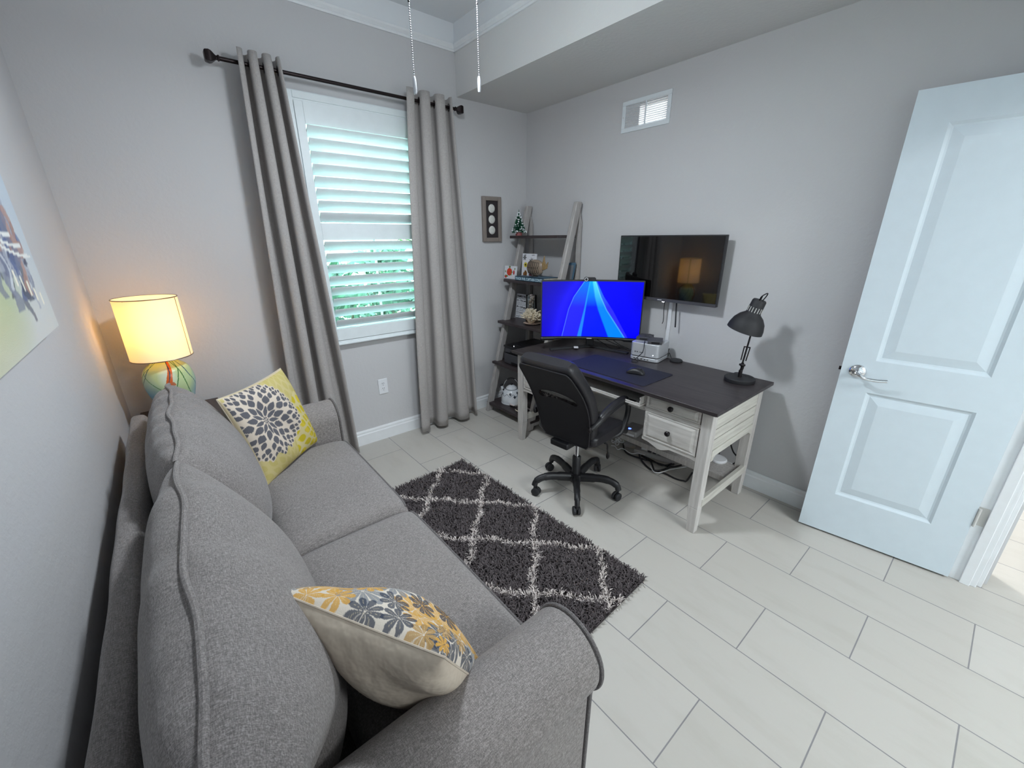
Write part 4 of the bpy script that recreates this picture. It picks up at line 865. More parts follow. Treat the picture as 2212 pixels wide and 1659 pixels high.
for lab, x, y, rz in (('left black drive box on the silver computer', -.15, -1.405, 18), ('right black drive box on the silver computer, nearer the lamp', -.195, -1.512, 28)):
    d = thing('external_drive', lab, 'drive', (x, y, TOPZ), math.radians(rz), 'black drives on the computer')
    q = MB().prism(rrect(-.062, .062, -.045, .045, .006), .0, .021, I4).build('case', 'dark_grey_plastic', d, world=False, bevel=.002); MB().box(-.0628, -.061, -.03, .02, .004, .016).build('front_slot', 'printer_black', q, world=False, smooth=0)
def cord(label, P, r=.0025, mat='black_plastic', name='cable', cat='cable', grp=None, n=8, closed=False, kn=6):
    pts = spline(P, kn); m = MB().tube(pts, r, n); c = Vector(P[0]); me_ = m.build(name, mat, smooth=60); return tag(me_, label, cat, grp)
cord('black cable looping down the front of the silver computer', [(-.235, -1.46, TOPZ+.010), (-.268, -1.478, TOPZ+.004), (-.292, -1.492, TOPZ-.03), (-.298, -1.488, .80), (-.300, -1.468, .775), (-.305, -1.452, .756), (-.325, -1.436, .744), (-.348, -1.452, .7425), (-.335, -1.476, .742), (-.305, -1.470, .746), (-.287, -1.452, .752)], .0026)
cord('thin black cable looping over the two drives', [(-.17, -1.415, TOPZ+.022), (-.15, -1.435, TOPZ+.036), (-.14, -1.455, TOPZ+.028), (-.16, -1.475, TOPZ+.024)], .0022)
pk = tag(MB().lathe([(0, 0), (.036, 0), (.040, .004), (.040, .009), (.034, .014), (0, .0155)], (-.118, -1.632, DT1), 36).build('wireless_charger', 'matte_black'), 'small round black puck on the desk beside the computer', 'charger')
cord('thin black cable arching from the black puck to the wall', [(-.118, -1.6, DT1+.006), (-.105, -1.578, DT1+.03), (-.092, -1.562, DT1+.038), (-.085, -1.552, DT1+.012), (-.078, -1.545, DT1+.02), (-.074, -1.545, DT1+.05), (-.074, -1.55, DT1+.062)], .0025)
for k, P in enumerate(([(-.16, -1.03, .80), (-.13, -1.10, .775), (-.14, -1.18, .765), (-.12, -1.27, .7435), (-.11, -1.36, .742), (-.09, -1.37, .742)], [(-.19, -1.02, .79), (-.16, -1.08, .755), (-.18, -1.14, .744), (-.14, -1.2, .743), (-.10, -1.16, .743)], [(-.17, -1.05, .82), (-.14, -1.12, .80), (-.15, -1.2, .775), (-.10, -1.25, .7435)])):
    cord(('longest thin black cord behind the monitor, running to the computer', 'short curled black cord behind the monitor column', 'upper drooping black cord behind the monitor')[k], P, .0024, grp='cords behind the monitor')

# architect desk lamp
dl = thing('desk_lamp', 'black adjustable metal desk lamp with bell shade at the desk corner', 'lamp', (-.205, -2.068, DT1))
MB().lathe([(0, 0), (.077, 0), (.079, .003), (.079, .020), (.075, .024), (0, .024)], (-.205, -2.068, DT1), 48).build('base', 'matte_black', dl)
bz = DT1+.024; AP = Vector((-.205, -2.066, bz)); J1 = Vector((-.205, -2.068, .845)); J2 = Vector((-.185, -2.085, 1.12)); HD = Vector((-.223, -2.086, 1.150))
m = MB().cyl(AP, AP+Vector((0, .0, .04)), .010).tube([AP+Vector((0, 0, .03)), AP+Vector((.006, -.003, .055)), J1], [.008, .009, .007], 12); m.build('stem', 'black_metal', dl)
MB().ball(J1-Vector((0, 0, .012)), .012).cyl(J1+Vector((0, -.015, -.012)), J1+Vector((0, .015, -.012)), .006).build('joint', 'black_metal', dl)
m = MB().tube([J1, J2], .0048, 10)
q0 = J1+(J2-J1)*.05; q1 = J1+(J2-J1)*.33
for s in (-1, 1): m.tube([q0+Vector((0, s*.013, 0)), q1+Vector((0, s*.015, 0))], .0032, 8)
m.tube([q1+Vector((0, -.017, 0)), q1+Vector((0, .017, 0))], .0032, 8); m.build('lower_arm', 'black_metal', dl)
m = MB()
for o_ in (-.010, .012): m.tube([J2+Vector((0, 0, o_)), HD+Vector((.012, 0, o_*.8))], .0042, 8)
m.ball(J2, .011); m.build('upper_arm', 'black_metal', dl)
sd_ = Vector((-.06, .27, -1)).normalized(); xx = sd_.orthogonal().normalized(); T = axes(HD-sd_*.050, xx, sd_.cross(xx), sd_)
sh_ = MB().lathe([(.0, 0), (.030, .0), (.034, .006), (.036, .066), (.038, .074), (.060, .092), (.078, .118), (.088, .150), (.0905, .172), (.0885, .172), (.086, .150), (.076, .120), (.058, .095), (.03, .08), (0, .078)], n=48, T=T).build('shade', 'matte_black', dl, smooth=50)
m = MB()
for k in range(16):
    a = 2*PI*k/16; c = Vector((.0362*math.cos(a), .0362*math.sin(a), .052)); m.tube([T @ (c-Vector((0, 0, .013))), T @ (c+Vector((0, 0, .013)))], .0022, 6)
m.build('vent_slot', 'steel', sh_)
m = MB().tube([T @ Vector(p) for p in spline([(.012, .008, .0), (.030, .018, -.022), (.040, .010, -.042), (.028, -.006, -.044), (.016, -.012, -.026), (.010, -.008, 0)], 6)], .0028, 8); m.build('switch_loop', 'black_metal', sh_)
MB().tube([T @ Vector((-.014, -.01, .002)), T @ Vector((-.024, -.016, -.016))], .003, 8).build('switch', 'black_metal', sh_)
cord('thin black lead lying over the base of the desk lamp', [(-.165, -2.02, bz+.004), (-.178, -2.04, bz+.014), (-.192, -2.06, bz+.016), (-.196, -2.09, bz+.013), (-.178, -2.125, bz+.004)], .002)

# ============================================================ WALL TV
tv = thing('television', 'flat black television mounted on the wall above the desk', 'television', (-.04, -1.453, 1.32))
TY0, TY1, TZ0, TZ1 = -1.816, -1.090, 1.108, 1.522
m = MB().box(-.082, -.055, TY0, TY1, TZ0, TZ1).box(-.055, -.032, TY0+.1, TY1-.1, TZ0+.05, TZ1-.10).build('housing', 'black_plastic', tv, bevel=.003, smooth=0)
bx(-.0835, -.082, TY0+.007, TY1-.007, TZ0+.021, TZ1-.007).build('screen', 'mirror_black', tv, smooth=0)
bx(-.084, -.082, TY0+.002, TY1-.002, TZ0, TZ0+.019).build('bottom_bezel', 'dark_grey_plastic', tv, smooth=0)
bx(-.032, -.0005, -1.56, -1.36, 1.22, 1.42).build('wall_mount', 'black_metal', tv, smooth=0)
bx(-.0845, -.0838, -1.456, -1.425, TZ0+.006, TZ0+.011).build('logo_plate', 'steel', tv, smooth=0); MB().ball((-.078, -1.466, TZ0-.002), (.004, .009, .004)).build('standby_light', 'led_white', tv)
cord('thin black cord hanging below the left of the television', [(-.05, -1.462, 1.11), (-.05, -1.462, 1.05), (-.05, -1.466, 1.0), (-.05, -1.466, .968), (-.052, -1.462, .955)], .0026, grp='cords hanging under the television')
cord('thicker black strap hanging below the middle of the television', [(-.05, -1.546, 1.11), (-.05, -1.550, 1.05), (-.05, -1.556, .98), (-.05, -1.558, .952), (-.05, -1.558, .945)], .0048, grp='cords hanging under the television')
tag(bx(-.013, 0, -1.498, -1.474, .745, 1.14).build('cord_cover', 'white_plastic', bevel=.003, smooth=0), 'white vertical cord cover strip on the wall under the television', 'cord cover')

# ============================================================ UNDER THE DESK
rt = thing('router', 'pale grey router with blue light on the desk lower shelf', 'router', (-.24, -1.45, .186), math.radians(8))
q = MB().prism(rrect(-.075, .075, -.055, .055, .012), .0, .045, I4).build('case', 'grey_plastic', rt, world=False, bevel=.006); MB().box(-.0765, -.074, -.04, .02, .008, .022).build('port', 'white_plastic', q, world=False, smooth=0)
MB().lathe([(0, .0455), (.011, .0455), (.011, .0465), (0, .0465)], (-.045, .012, 0), 20).build('status_light', 'led_blue', q, world=False)
tag(MB().lathe([(0, 0), (.046, 0), (.050, .004), (.050, .014), (.046, .018), (0, .018)], (-.165, -2.02, .186), 40).build('smart_hub', 'white_plastic'), 'round white puck on the desk lower shelf near the side stretcher', 'device')
ps = thing('power_strip', 'pale grey power strip lying on the floor under the desk', 'power strip', (-.14, -1.57, 0), math.radians(14))
q = MB().box(-.026, .026, -.14, .14, .0, .036).build('body', 'grey_plastic', ps, world=False, bevel=.004, smooth=0)
m = MB()
for k in range(5): m.box(-.012, .016, -.125+k*.036, -.101+k*.036, .036, .0368)
m.build('socket', 'outlet_slot', q, world=False, smooth=0)
tag(MB().box(-.02, .02, -.022, .022, 0, .032, Matrix.Translation((-.145, -1.498, .0375)) @ Matrix.Rotation(.3, 4, 'Z')).build('plug_adapter', 'white_plastic', bevel=.004, smooth=0), 'small white plug adapter on the power strip', 'plug')
tag(MB().box(-.03, .03, -.045, .045, 0, .03, Matrix.Translation((-.125, -1.36, 0)) @ Matrix.Rotation(.35, 4, 'Z')).build('power_adapter', 'grey_plastic', bevel=.004, smooth=0), 'pale adapter brick on the floor behind the power strip', 'adapter')
zz_ = lambda L_, z: [(x, y, z+.004*(k % 2)) for k, (x, y) in enumerate(L_)]
for lab, L_ in (('black floor cable running the length of the desk shelf', [(-.143, -1.311), (-.218, -1.371), (-.248, -1.425), (-.242, -1.519), (-.209, -1.596), (-.2, -1.664), (-.171, -1.729), (-.101, -1.765)]),
                ('black floor cable coiled in a wide loop', [(-.193, -1.485), (-.256, -1.545), (-.303, -1.635), (-.305, -1.678), (-.256, -1.709), (-.185, -1.723), (-.117, -1.698), (-.091, -1.672)]),
                ('black floor cable close in front of the power strip', [(-.19, -1.504), (-.2, -1.598), (-.205, -1.66), (-.18, -1.70), (-.12, -1.72)]),
                ('black floor cable nearest the chair, bending to the desk leg', [(-.305, -1.678), (-.287, -1.748), (-.285, -1.824), (-.274, -1.875), (-.25, -1.885), (-.139, -1.863)]),
                ('black floor cable crossing the coil diagonally', [(-.199, -1.51), (-.217, -1.59), (-.278, -1.656), (-.320, -1.69)])):
    cord(lab, zz_(L_, .006), .0055, grp='black cables on the floor under the desk')
cord('white floor cable trailing past the black coil', zz_([(-.277, -1.634), (-.311, -1.661), (-.332, -1.70), (-.308, -1.731), (-.221, -1.749), (-.11, -1.804)], .014), .003, 'white_plastic', grp='white cables under the desk')
cord('white floor cable running from the tangle to the adapter', zz_([(-.25, -1.276), (-.244, -1.308), (-.263, -1.347), (-.228, -1.363), (-.237, -1.447), (-.2, -1.479), (-.18, -1.522), (-.15, -1.51)], .014), .003, 'white_plastic', grp='white cables under the desk')
rk = random.Random(9); P = [(-.19+.055*math.cos(k*2.1)*rk.uniform(.4, 1), -1.285+.06*math.sin(k*1.7)*rk.uniform(.4, 1), .05+.035*math.sin(k*1.3)) for k in range(22)]
cord('white cable bunched in a tangle under the desk', P, .003, 'white_plastic', grp='white cables under the desk')
cord('black cable hanging behind the rear desk leg', [(-.07, -2.03, .44), (-.07, -2.036, .30), (-.07, -2.045, .267), (-.07, -2.066, .229), (-.07, -2.094, .203), (-.072, -2.088, .165), (-.075, -2.078, .152)], .0045)
cord('black cable hanging beside the white puck', [(-.105, -2.0, .44), (-.10, -2.0, .32), (-.10, -2.0, .24), (-.115, -2.0, .205)], .004)
cord('thin dark cord hanging under the keyboard drawer', [(-.20, -1.36, .60), (-.20, -1.365, .52), (-.21, -1.35, .46), (-.20, -1.34, .36)], .002)

# ============================================================ LADDER SHELF
ls = thing('ladder_shelf', 'leaning ladder shelf with five dark shelves in the room corner', 'shelf', (-.28, -.39, 0))
SY0, SY1 = -.672, -.075        # near and far outer faces of the rails
SHELF = [(1.505, .225), (1.150, .300), (.797, .372), (.437, .444), (.062, .515)]   # underside height, depth from the wall
def railx(z): return -.052-(1.765-z)*.272      # centre of the slanted front rail
for yc in (SY0+.018, SY1-.018):
    m = MB(); T = axes((0, yc-.018, 0), (1, 0, 0), (0, 0, 1), (0, 1, 0)); z0, z1 = 0, 1.765
    m.prism([(railx(z0)-.030, z0), (railx(z0)+.030, z0), (railx(z1)+.030, z1), (railx(z1)-.030, z1)], 0, .036, T); m.build('front_rail', 'grey_wash_wood', ls, bevel=.006, bseg=2, smooth=50)
    m = MB().prism([(-.050, 0), (-.010, 0), (-.010, 1.62), (-.040, 1.70)], .004, .032, T); m.build('rear_post', 'grey_wash_wood', ls, bevel=.003, smooth=50)
    for z, d in SHELF[1:]: MB().prism([(-.03, z-.035), (railx(z)+.0, z-.035), (railx(z)+.0, z), (-.03, z)], .010, .026, T).build('side_brace', 'grey_wash_wood', ls, smooth=0)
for z, d in SHELF:
    yy0, yy1 = (SY0+.034, SY1+.004) if d < .23 else (SY0-.0, SY1+.004)
    MB().box(-d-.024, -.012 if d > .23 else -.045, yy0 if d < .23 else SY0-.004, yy1, z, z+.023).build('shelf_board', 'shelf_wood', ls, bevel=.004, smooth=0)
SZ = [z+.023 for z, d in SHELF]

# snowy bottle brush tree on the top shelf
tr = thing('mini_christmas_tree', 'tiny snow tipped green Christmas tree on the top ladder shelf', 'ornament', (-.20, -.135, SZ[0]))
MB().lathe([(0, 0), (.028, 0), (.027, .026), (0, .026)], (-.20, -.135, SZ[0]), 24).build('base', 'red_base', tr); MB().cyl((-.20, -.135, SZ[0]+.02), (-.20, -.135, SZ[0]+.045), .006).build('trunk', 'stem_brown', tr)
m = MB(); sn = MB(); rt_ = random.Random(3)
for k in range(520):
    h = rt_.random()**1.1; R = .058*(1-h)**.85+.004; a = rt_.uniform(0, 2*PI); z = SZ[0]+.034+.150*h; c = Vector((-.20, -.135, z)); d = Vector((math.cos(a), math.sin(a), -.25)); e = c+d*R*rt_.uniform(.75, 1.08)
    m.tube([c, e], [.0035, .0014], 4)
    if rt_.random() < .20: sn.ball(e, rt_.uniform(.003, .0062), 6, 5)
m.tube([(-.20, -.135, SZ[0]+.18), (-.20, -.135, SZ[0]+.205)], [.004, .001], 6)
fo = m.build('foliage', 'tree_green', tr); sn.build('snow', 'snow_white', fo); MB().lathe([(.024, .028), (.033, .031), (.026, .036)], (-.20, -.135, SZ[0]), 20).build('snow_collar', 'snow_white', tr)

# printed greeting cards
def disc(m, T, x, y, r_, sx=1, n=18, dep=.0006):
    m.add([T @ Vector((x+r_*sx*math.cos(2*PI*k/n), y+r_*math.sin(2*PI*k/n), dep)) for k in range(n)], [tuple(range(n))]); return m
def petal(m, T, x, y, a, L, w, dep=.0008):
    c, s = math.cos(a), math.sin(a); P = [(0, 0), (L*.35, w), (L*.75, w*.7), (L, 0), (L*.75, -w*.7), (L*.35, -w)]; m.add([T @ Vector((x+c*p-s*q, y+s*p+c*q, dep)) for p, q in P], [tuple(range(6))]); return m
sy = Vector((0, -1, 0))
c1 = thing('greeting_card', 'low white card printed with a red tomato on the second shelf', 'card', (-.255, -.10, SZ[1]), group='printed cards on the second shelf'); T = axes((-.272, -.018, SZ[1]+.001), (0, -1, 0), (.10, 0, .995), (-.995, 0, .10))
MB().box(0, .155, 0, .108, -.012, 0, T).build('card', 'card_white', c1, smooth=0)
disc(MB(), T, .068, .058, .032, 1.12, 24).build('tomato', 'tomato_red', c1, smooth=0); m = MB(); disc(m, T, .022, .018, .013, 1.3); disc(m, T, .128, .055, .019, .55); m.build('small_fruit', 'deep_red', c1, smooth=0)
m = MB()
for x, y, a in ((.018, .05, 1.9), (.02, .035, -1.1), (.035, .03, -.8), (.068, .09, 1.9), (.068, .09, 1.0), (.135, .075, 1.2), (.112, .055, 2.9), (.10, .03, 2.5)): petal(m, T, x, y, a, .022, .007)
m.build('leaf', 'leaf_green', c1, smooth=0)
c2 = thing('greeting_card', 'tall white card printed with a yellow flower and leaves on the second shelf', 'card', (-.205, -.28, SZ[1]), group='printed cards on the second shelf'); T = axes((-.225, -.195, SZ[1]+.001), (0, -1, 0), (.08, 0, .997), (-.997, 0, .08))
MB().box(0, .170, 0, .212, -.010, 0, T).build('card', 'card_white', c2, smooth=0)
m = MB(); [petal(m, T, .045, .122, k*PI/4, .024, .008) for k in range(8)]; m.build('flower', 'petal_yellow', c2, smooth=0); m = disc(MB(), T, .045, .122, .007, dep=.0012); m.build('flower_centre', 'ink_black', c2, smooth=0)
m = MB(); [petal(m, T, .03, .18, k*1.05, .026, .006) for k in range(6)]; [petal(m, T, .115, .155, k*.9, .030, .004) for k in range(7)]; petal(m, T, .02, .20, .1, .03, .003); petal(m, T, .11, .20, .05, .05, .003); m.build('grey_leaf', 'ink_grey', c2, smooth=0)
m = MB(); [petal(m, T, .045, .05, -1.2+k*.55, .030, .009) for k in range(6)]; disc(m, T, .035, .045, .018, .8); m.build('autumn_leaf', 'autumn_brown', c2, smooth=0)
m = MB(); disc(m, T, .118, .05, .02, .8, dep=.0007); [petal(m, T, .118, .04, 2.2+k*.8, .03, .007, .0009) for k in range(5)]; m.build('red_leaf', 'red_base', c2, smooth=0)
# blue spine book lying flat
bk_ = thing('book', 'blue spine hardback lying flat on the second shelf under the fish', 'book', (-.235, -.40, SZ[1])); m = MB().box(-.318, -.14, -.565, -.222, SZ[1]+.001, SZ[1]+.004).box(-.318, -.14, -.565, -.222, SZ[1]+.033, SZ[1]+.036).box(-.318, -.314, -.565, -.222, SZ[1]+.001, SZ[1]+.036); m.build('cover', 'book_blue', bk_, smooth=0)
bx(-.314, -.142, -.562, -.225, SZ[1]+.004, SZ[1]+.033).build('pages', 'page_cream', bk_, smooth=0)
tx = text_mesh('spine_title', 'TRADE PHIL CAPTAIN CONTE', 'book_letter', None, axes((-.3184, -.228, SZ[1]+.0075), (0, -1, 0), (0, 0, 1), (-1, 0, 0)), .031, width=.325, bold=.0004); tx.parent = bk_; tx.matrix_parent_inverse = Matrix.Translation(-bk_.location)
# decorative fish
fi = thing('fish_figurine', 'striped brown fish figurine with upright tail fin on the blue book', 'figurine', (-.23, -.40, SZ[1]+.036)); FC = Vector((-.235, -.378, SZ[1]+.036+.070))
def fishp(i, j):
    t = i; y = .092*math.cos(PI*t); s = math.sin(PI*t)**.62*(1-.15*(1-t)); a = 2*PI*j; return FC+Vector((.030*s*math.cos(a), y, .069*s*math.sin(a)))
fb = MB().grid(fishp, 24, 32, cv=True).build('body', 'fish_scale', fi, smooth=80)
m = MB()
for sgn, row in ((1, 1), (1, -1)):
    for k in range(8):
        L_ = []
        for q in range(15):
            ph_ = -PI*.5+PI*q/14; yy = .075-.0205*k-.016*math.cos(ph_); zz2 = row*(.028-.0012*k)+.030*math.sin(ph_)*(1-.05*k); v = max(0, 1-(yy/.092)**2)**.5; R_ = .069*max(.12, v); xx_ = .0305*max(0, v)*math.sqrt(max(0, 1-(zz2/R_)**2)) if abs(zz2) < R_ else -1
            if xx_ > 0: L_.append(FC+Vector((-xx_-.0006, yy, zz2)))
        if len(L_) > 3: m.tube(L_, .0021, 6)
m.build('scale_line', 'fish_line', fb)
TT = axes(FC+Vector((0, -.088, .0)), (0, -1, 0), (0, 0, 1), (1, 0, 0))
MB().prism([(-.012, -.012), (.022, -.014), (.055, .0), (.066, .052), (.042, .026), (.030, .052), (.022, .098), (.010, .065), (-.004, .030), (-.014, .012)], -.004, .004, TT).build('tail_fin', 'fish_fin', fi, bevel=.002)
MB().lathe([(0, 0), (.030, 0), (.026, .006), (0, .008)], (FC.x, FC.y, SZ[1]+.036), 20).build('base', 'fish_line', fi)
# dark frame leaning on the right rail
lf = thing('photo_frame', 'dark blue picture frame leaning against the right rail of the second shelf', 'picture frame', (-.14, -.59, SZ[1])); T = axes((-.13, -.565, SZ[1]+.001), (.55, -.83, 0), (.02, -.16, .985), (-.83, -.55, -.08))
frame_ = MB().box(0, .105, 0, .150, -.012, 0, T).build('frame', 'book_blue', lf, bevel=.002, smooth=0); m = MB().box(.014, .091, .018, .132, 0, .0008, T).build('picture', 'ink_grey', lf, smooth=0)

# third shelf: word sign, shell vase, coral
sg_ = thing('word_sign', 'white family rules sign with black words on the third shelf', 'sign', (-.15, -.13, SZ[2])); T = axes((-.165, -.045, SZ[2]+.001), (0, -1, 0), (.10, 0, .995), (-.995, 0, .10))
MB().box(0, .165, 0, .212, -.014, 0, T).build('board', 'card_white', sg_, smooth=0)
lines = [('FAMILY RULES', .184, .024, .154, .0008), ('In this house', .168, .010, .11, 0), ('Be Thankful', .147, .017, .150, .0009), ('always tell the truth', .135, .009, .14, 0), ('use kind words', .124, .009, .13, 0), ('keep your promises', .113, .009, .14, 0), ('Be Happy', .090, .021, .150, .001), ('share and say sorry', .078, .009, .14, 0), ('say please', .064, .011, .10, 0), ('Dream big', .042, .019, .145, 0), ('love each other', .030, .009, .13, 0), ('laugh out loud', .010, .015, .15, 0)]
inv = Matrix.Translation(-sg_.location)
for txt, y, s, w_, b in lines:
    q = text_mesh('lettering', txt, 'ink_black', None, T @ Matrix.Translation((.008, y, .0004)), s, width=w_, bold=b); q.parent = sg_; q.matrix_parent_inverse = inv
vs_ = thing('shell_vase', 'glass cylinder vase filled with seashells on the third shelf', 'vase', (-.20, -.30, SZ[2])); rs_ = random.Random(6)
bot = MB().lathe([(0, .0), (.046, 0), (.047, .006), (.047, .225), (.044, .225), (.044, .008), (0, .008)], (-.20, -.30, SZ[2]), 40).build('glass', 'clear_glass', vs_)
def shellm(m, c, s, kind):
    R_ = Matrix.Rotation(rs_.uniform(0, 6), 4, 'Z') @ Matrix.Rotation(rs_.uniform(-.8, .8), 4, 'X')
    if kind == 0: m.tube([c+(R_ @ Vector((s*(q/12-.5)*2, s*.30*math.cos(q*1.9)*(1-q/12), s*.30*math.sin(q*1.9)*(1-q/12)))) for q in range(13)], [s*.48*(1-q/13.5) for q in range(13)], 8)
    else: m.ball(c, (s, s*.75, s*.42), 10, 7, R_)
for k in range(34):
    z = SZ[2]+.022+.0062*k; a = k*2.4; r_ = .020 if k % 3 else .004; shm = MB(); shellm(shm, Vector((-.20+r_*math.cos(a), -.30+r_*math.sin(a), z)), rs_.uniform(.015, .021), k % 2)
    tag(shm.build('seashell', 'shell_mix' if k % 3 else 'shell_pink', smooth=60), 'small mottled seashell stacked inside the glass vase', 'seashell', 'seashells in the glass vase')
pl = tag(MB().lathe([(0, 0), (.05, 0), (.072, .010), (.075, .012), (.05, .006), (0, .005)], (-.275, -.395, SZ[2]), 36).build('shell_dish', 'shell_mix'), 'flat mottled shell dish under the coral on the third shelf', 'dish')
cr = thing('coral', 'branching cream coral piece on the third shelf beside the vase', 'coral', (-.275, -.385, SZ[2]+.006)); m = MB(); rc_ = random.Random(8); C0 = Vector((-.275, -.385, SZ[2]+.008))
m.lathe([(0, 0), (.022, .0), (.035, .018), (.055, .045), (.062, .055), (.045, .058), (0, .060)], C0, 20)
for k in range(120):
    a = rc_.uniform(0, 2*PI); e = rc_.uniform(-.05, 1.35); d = Vector((.72*math.cos(a)*math.cos(e), math.sin(a)*math.cos(e)*1.12, math.sin(e)*.9)); p0 = C0+Vector((0, 0, .035))+d*.035; L_ = rc_.uniform(.038, .064); j_ = Vector((rc_.gauss(0, .25), rc_.gauss(0, .25), .1))
    m.tube([p0, p0+d*L_*.55, p0+(d+j_*.4)*L_*.8, p0+(d+j_)*L_], [.0085, .0062, .0062, .0045], 6)
m.build('branch_mass', 'coral_cream', cr, smooth=60)
# second coral further right, behind the monitor
cr2 = tag(MB().ball((-.22, -.515, SZ[2]+.035), (.035, .045, .035), 12, 8).tube([(-.22, -.50, SZ[2]+.05), (-.235, -.47, SZ[2]+.085)], [.012, .004], 6).tube([(-.22, -.53, SZ[2]+.05), (-.22, -.56, SZ[2]+.08)], [.012, .004], 6).build('sea_urchin_shell', 'shell_mix', smooth=60), 'reddish spiked shell on the third shelf, partly behind the monitor', 'seashell')

# printer on the fourth shelf
pr = thing('printer', 'black desktop laser printer on the fourth ladder shelf', 'printer', (-.24, -.40, SZ[3]))
PX0, PX1, PY0, PY1 = -.425, -.06, -.58, -.195; z = SZ[3]
m = MB().box(PX0, PX1, PY0, PY1, z+.004, z+.098).box(PX0+.006, PX1, PY0, PY1, z+.101, z+.150); m.build('body', 'dark_grey_plastic', pr, bevel=.006, smooth=0)
m = MB().box(PX0-.003, PX1, PY0-.002, PY1+.002, z+.150, z+.166).box(PX0+.07, PX1-.04, PY0+.05, PY1-.05, z+.163, z+.169); m.build('scanner_lid', 'printer_black', pr, bevel=.004, smooth=0)
MB().box(PX0-.002, PX0+.02, PY0+.03, PY1-.10, z+.010, z+.030).box(PX0-.0015, PX0+.02, PY0+.02, PY1-.08, z+.112, z+.118).build('tray_slot', 'printer_black', pr, smooth=0); m = MB().box(PX0-.001, PX0+.005, PY0+.02, PY1-.01, z+.0985, z+.1005); m.build('seam', 'printer_black', pr, smooth=0)
MB().box(PX0-.0015, PX0+.01, PY1-.165, PY1-.125, z+.122, z+.129).build('logo_plate', 'steel', pr, smooth=0); MB().ball((PX0+.03, PY1-.10, z+.167), .003, 8, 6).build('button', 'led_white', pr)
for x in (PX0+.03, PX1-.03):
    for y in (PY0+.03, PY1-.03): bx(x-.012, x+.012, y-.012, y+.012, z, z+.005).build('foot', 'printer_black', pr, smooth=0)
# box seen right of the printer below the monitor
bxg = tag(bx(-.30, -.08, -.632, -.592, SZ[3], SZ[3]+.2).build('storage_box', 'card_white', bevel=.002, smooth=0), 'pale cardboard box on the fourth shelf right of the printer', 'box')

# enamel kettle and shells on the bottom shelf
kt = thing('enamel_kettle', 'white enamel kettle with dark leaf pattern on the bottom ladder shelf', 'kettle', (-.375, -.235, SZ[4])); KC = Vector((-.375, -.235, SZ[4]))
kprof = spline([(.0, .0, 0), (.088, .0, 0), (.094, .012, 0), (.093, .045, 0), (.084, .085, 0), (.066, .118, 0), (.054, .130, 0), (.050, .133, 0)], 6)
kb = MB().lathe([(max(0, p.x), p.y) for p in kprof]+[(0, .134)], KC, 48).build('body', 'enamel_white', kt, smooth=50)
ld = MB().lathe([(.053, .131), (.052, .136), (.046, .146), (.030, .158), (.012, .164), (0, .165)], KC, 40).build('lid', 'enamel_white', kt, smooth=60); MB().ball(KC+Vector((0, 0, .174)), .0105).build('lid_knob', 'printer_black', ld); MB().tube([KC+Vector((.0535*math.cos(k*PI/20), .0535*math.sin(k*PI/20), .132)) for k in range(40)], .002, 6, closed=True).build('lid_rim', 'kettle_ink', ld)
hv = Vector((.55, -.83, 0)); H_ = [KC+hv*(-.080*math.cos(a))+Vector((0, 0, .115+.115*math.sin(a))) for a in [PI*k/24 for k in range(2, 23)]]
hn = MB().tube(H_[8:], .0032, 8).build('handle', 'chrome', kt); MB().tube(H_[:9], .0034, 8).build('handle', 'chrome', kt); MB().tube(H_[6:14], .0062, 10).build('grip', 'printer_black', hn)
for s in (-1, 1): MB().ball(KC+hv*s*.077+Vector((0, 0, .112)), .010).build('handle_lug', 'printer_black', kt)
MB().tube([KC+Vector((-.01, .075, .055)), KC+Vector((-.015, .105, .09)), KC+Vector((-.02, .122, .128))], [.022, .014, .010], 14).build('spout', 'enamel_white', kt); MB().ball(KC+Vector((-.02, .122, .135)), (.012, .012, .016)).build('whistle', 'printer_black', kt)
m = MB(); kr = lambda z: float(np.interp(z, [p.y for p in kprof], [p.x for p in kprof]))
def kpt(a, z, o=.0012): r_ = kr(z)+o; return KC+Vector((r_*math.cos(a), r_*math.sin(a), z))
fa = math.atan2(-2.93+.235, -2.595+.375)
for da, z, s in ((-.75, .105, .013), (.15, .100, .014), (-.32, .075, .014), (1.35, .088, .013), (-1.7, .09, .013), (2.4, .095, .013)):
    q = [kpt(fa-da, z+s, .003), kpt(fa-da-s*11, z+s*.2, .003), kpt(fa-da, z-s, .003), kpt(fa-da+s*11, z+s*.2, .003)]; m.add(q+[kpt(fa-da, z+s*.1, .0042)], [(0, 1, 4), (1, 2, 4), (2, 3, 4), (3, 0, 4)])
m.build('printed_leaf', 'kettle_ink', kb, smooth=0)
MB().tube([kpt(fa-1.2+2.2*k/24, .088+.010*math.cos(k*.85), .001) for k in range(25)], .0016, 6).build('printed_vine', 'kettle_ink', kb)
def clam(label, x, y, s, rz, mat='shell_pink'):
    def fn(i, j): a = PI*j; r_ = s*i*(1+.06*math.cos(14*a)); return (x+r_*math.cos(a+rz), y+r_*math.sin(a+rz), SZ[4]+.004+s*.42*i*i+.002*math.sin(14*a)*i)
    return tag(MB().grid(fn, 12, 43).build('seashell', mat, smooth=60, solid=.003), label, 'seashell', 'seashells on the bottom ladder shelf')
clam('open white scallop shell in front of the kettle', -.42, -.335, .048, 2.0); clam('cream shell half on the bottom shelf beside the desk leg', -.35, -.36, .042, 2.4, 'coral_cream'); clam('small cream shell at the front edge of the bottom shelf', -.47, -.455, .036, 2.2, 'coral_cream'); clam('pale shell on the bottom shelf seen right of the desk leg', -.36, -.50, .05, 2.2)

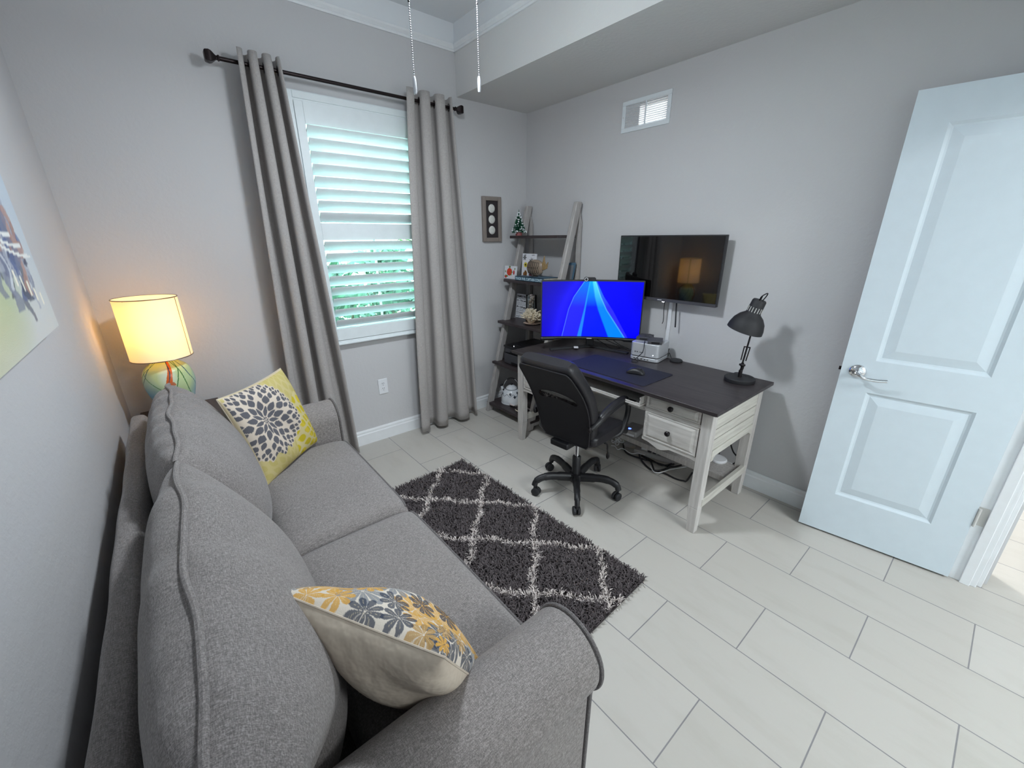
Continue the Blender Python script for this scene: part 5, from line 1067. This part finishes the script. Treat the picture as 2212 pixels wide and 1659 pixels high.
# ============================================================ CEILING FAN (its pull chains hang into view)
fan = thing('ceiling_fan', 'ceiling fan with light bowl whose two bead chains hang by the window', 'ceiling fan', (FANX, FANY, ZC)); FC_ = (FANX, FANY, 0)
MB().lathe([(0, 2.90), (.07, 2.90), (.065, 2.86), (.02, 2.84), (0, 2.84)][::-1], FC_, 32).build('canopy', 'white_gloss', fan); MB().cyl((FANX, FANY, 2.66), (FANX, FANY, 2.86), .012).build('downrod', 'white_gloss', fan)
MB().lathe([(0, 2.56), (.10, 2.56), (.13, 2.59), (.13, 2.63), (.08, 2.67), (0, 2.67)], FC_, 40).build('motor_housing', 'white_gloss', fan)
MB().lathe([(0, 2.47), (.075, 2.47), (.08, 2.50), (.07, 2.56), (0, 2.56)], FC_, 36).build('switch_housing', 'white_gloss', fan)
MB().lathe([(0, 2.40), (.06, 2.405), (.11, 2.43), (.13, 2.465), (.128, 2.47), (.0, 2.472)], FC_, 40).build('light_bowl', 'bowl_glow', fan)
for k in range(5):
    a = .5+2*PI*k/5; T = Matrix.Translation((FANX, FANY, 2.60)) @ Matrix.Rotation(a, 4, 'Z') @ Matrix.Rotation(.2, 4, 'X'); q = MB().prism([(.20, -.055), (.62, -.07), (.645, -.05), (.645, .05), (.62, .07), (.20, .055)], -.004, .004, T).build('blade', 'white_gloss', fan); MB().box(.10, .24, -.015, .015, -.006, .006, T).build('blade_iron', 'steel', q)
for x, zt, zf, dark in ((-1.792, 2.50, 2.03, 2.235), (-1.521, 2.50, 2.083, 2.30)):
    m = MB(); zc_ = zf
    while zc_ < 2.50: m.ball((x, FANY, zc_), .0024, 8, 6); zc_ += .0066
    m.tube([(x, FANY, zf), (x, FANY, 2.50), (FANX+(x-FANX)*.5, FANY, 2.50)], .0007, 5); pc = m.build('pull_chain', 'chain_metal', fan, smooth=80)
    MB().lathe([(0, zf), (.004, zf), (.006, zf-.010), (.0062, zf-.042), (.005, zf-.050), (0, zf-.052)][::-1], (x, FANY, 0), 16).build('chain_fob', 'silver_metal', pc); MB().ball((x, FANY, dark), (.0035, .0035, .005), 8, 6).build('chain_connector', 'black_metal', pc)
hl = thing('hall_light', 'round flush hall ceiling light beyond the grille', 'ceiling light', (1.3, -1.6, 2.74)); MB().lathe([(0, 2.66), (.12, 2.67), (.16, 2.71), (.165, 2.74), (0, 2.74)], (1.3, -1.6, 0), 36).build('diffuser', 'bowl_hall_glow', hl)
hl = thing('hall_light', 'round flush hall ceiling light beyond the doorway', 'ceiling light', (-1.3, -5.3, 2.74)); MB().lathe([(0, 2.69), (.12, 2.70), (.16, 2.72), (.165, 2.74), (0, 2.74)], (-1.3, -5.3, 0), 36).build('diffuser', 'bowl_hall_glow', hl)
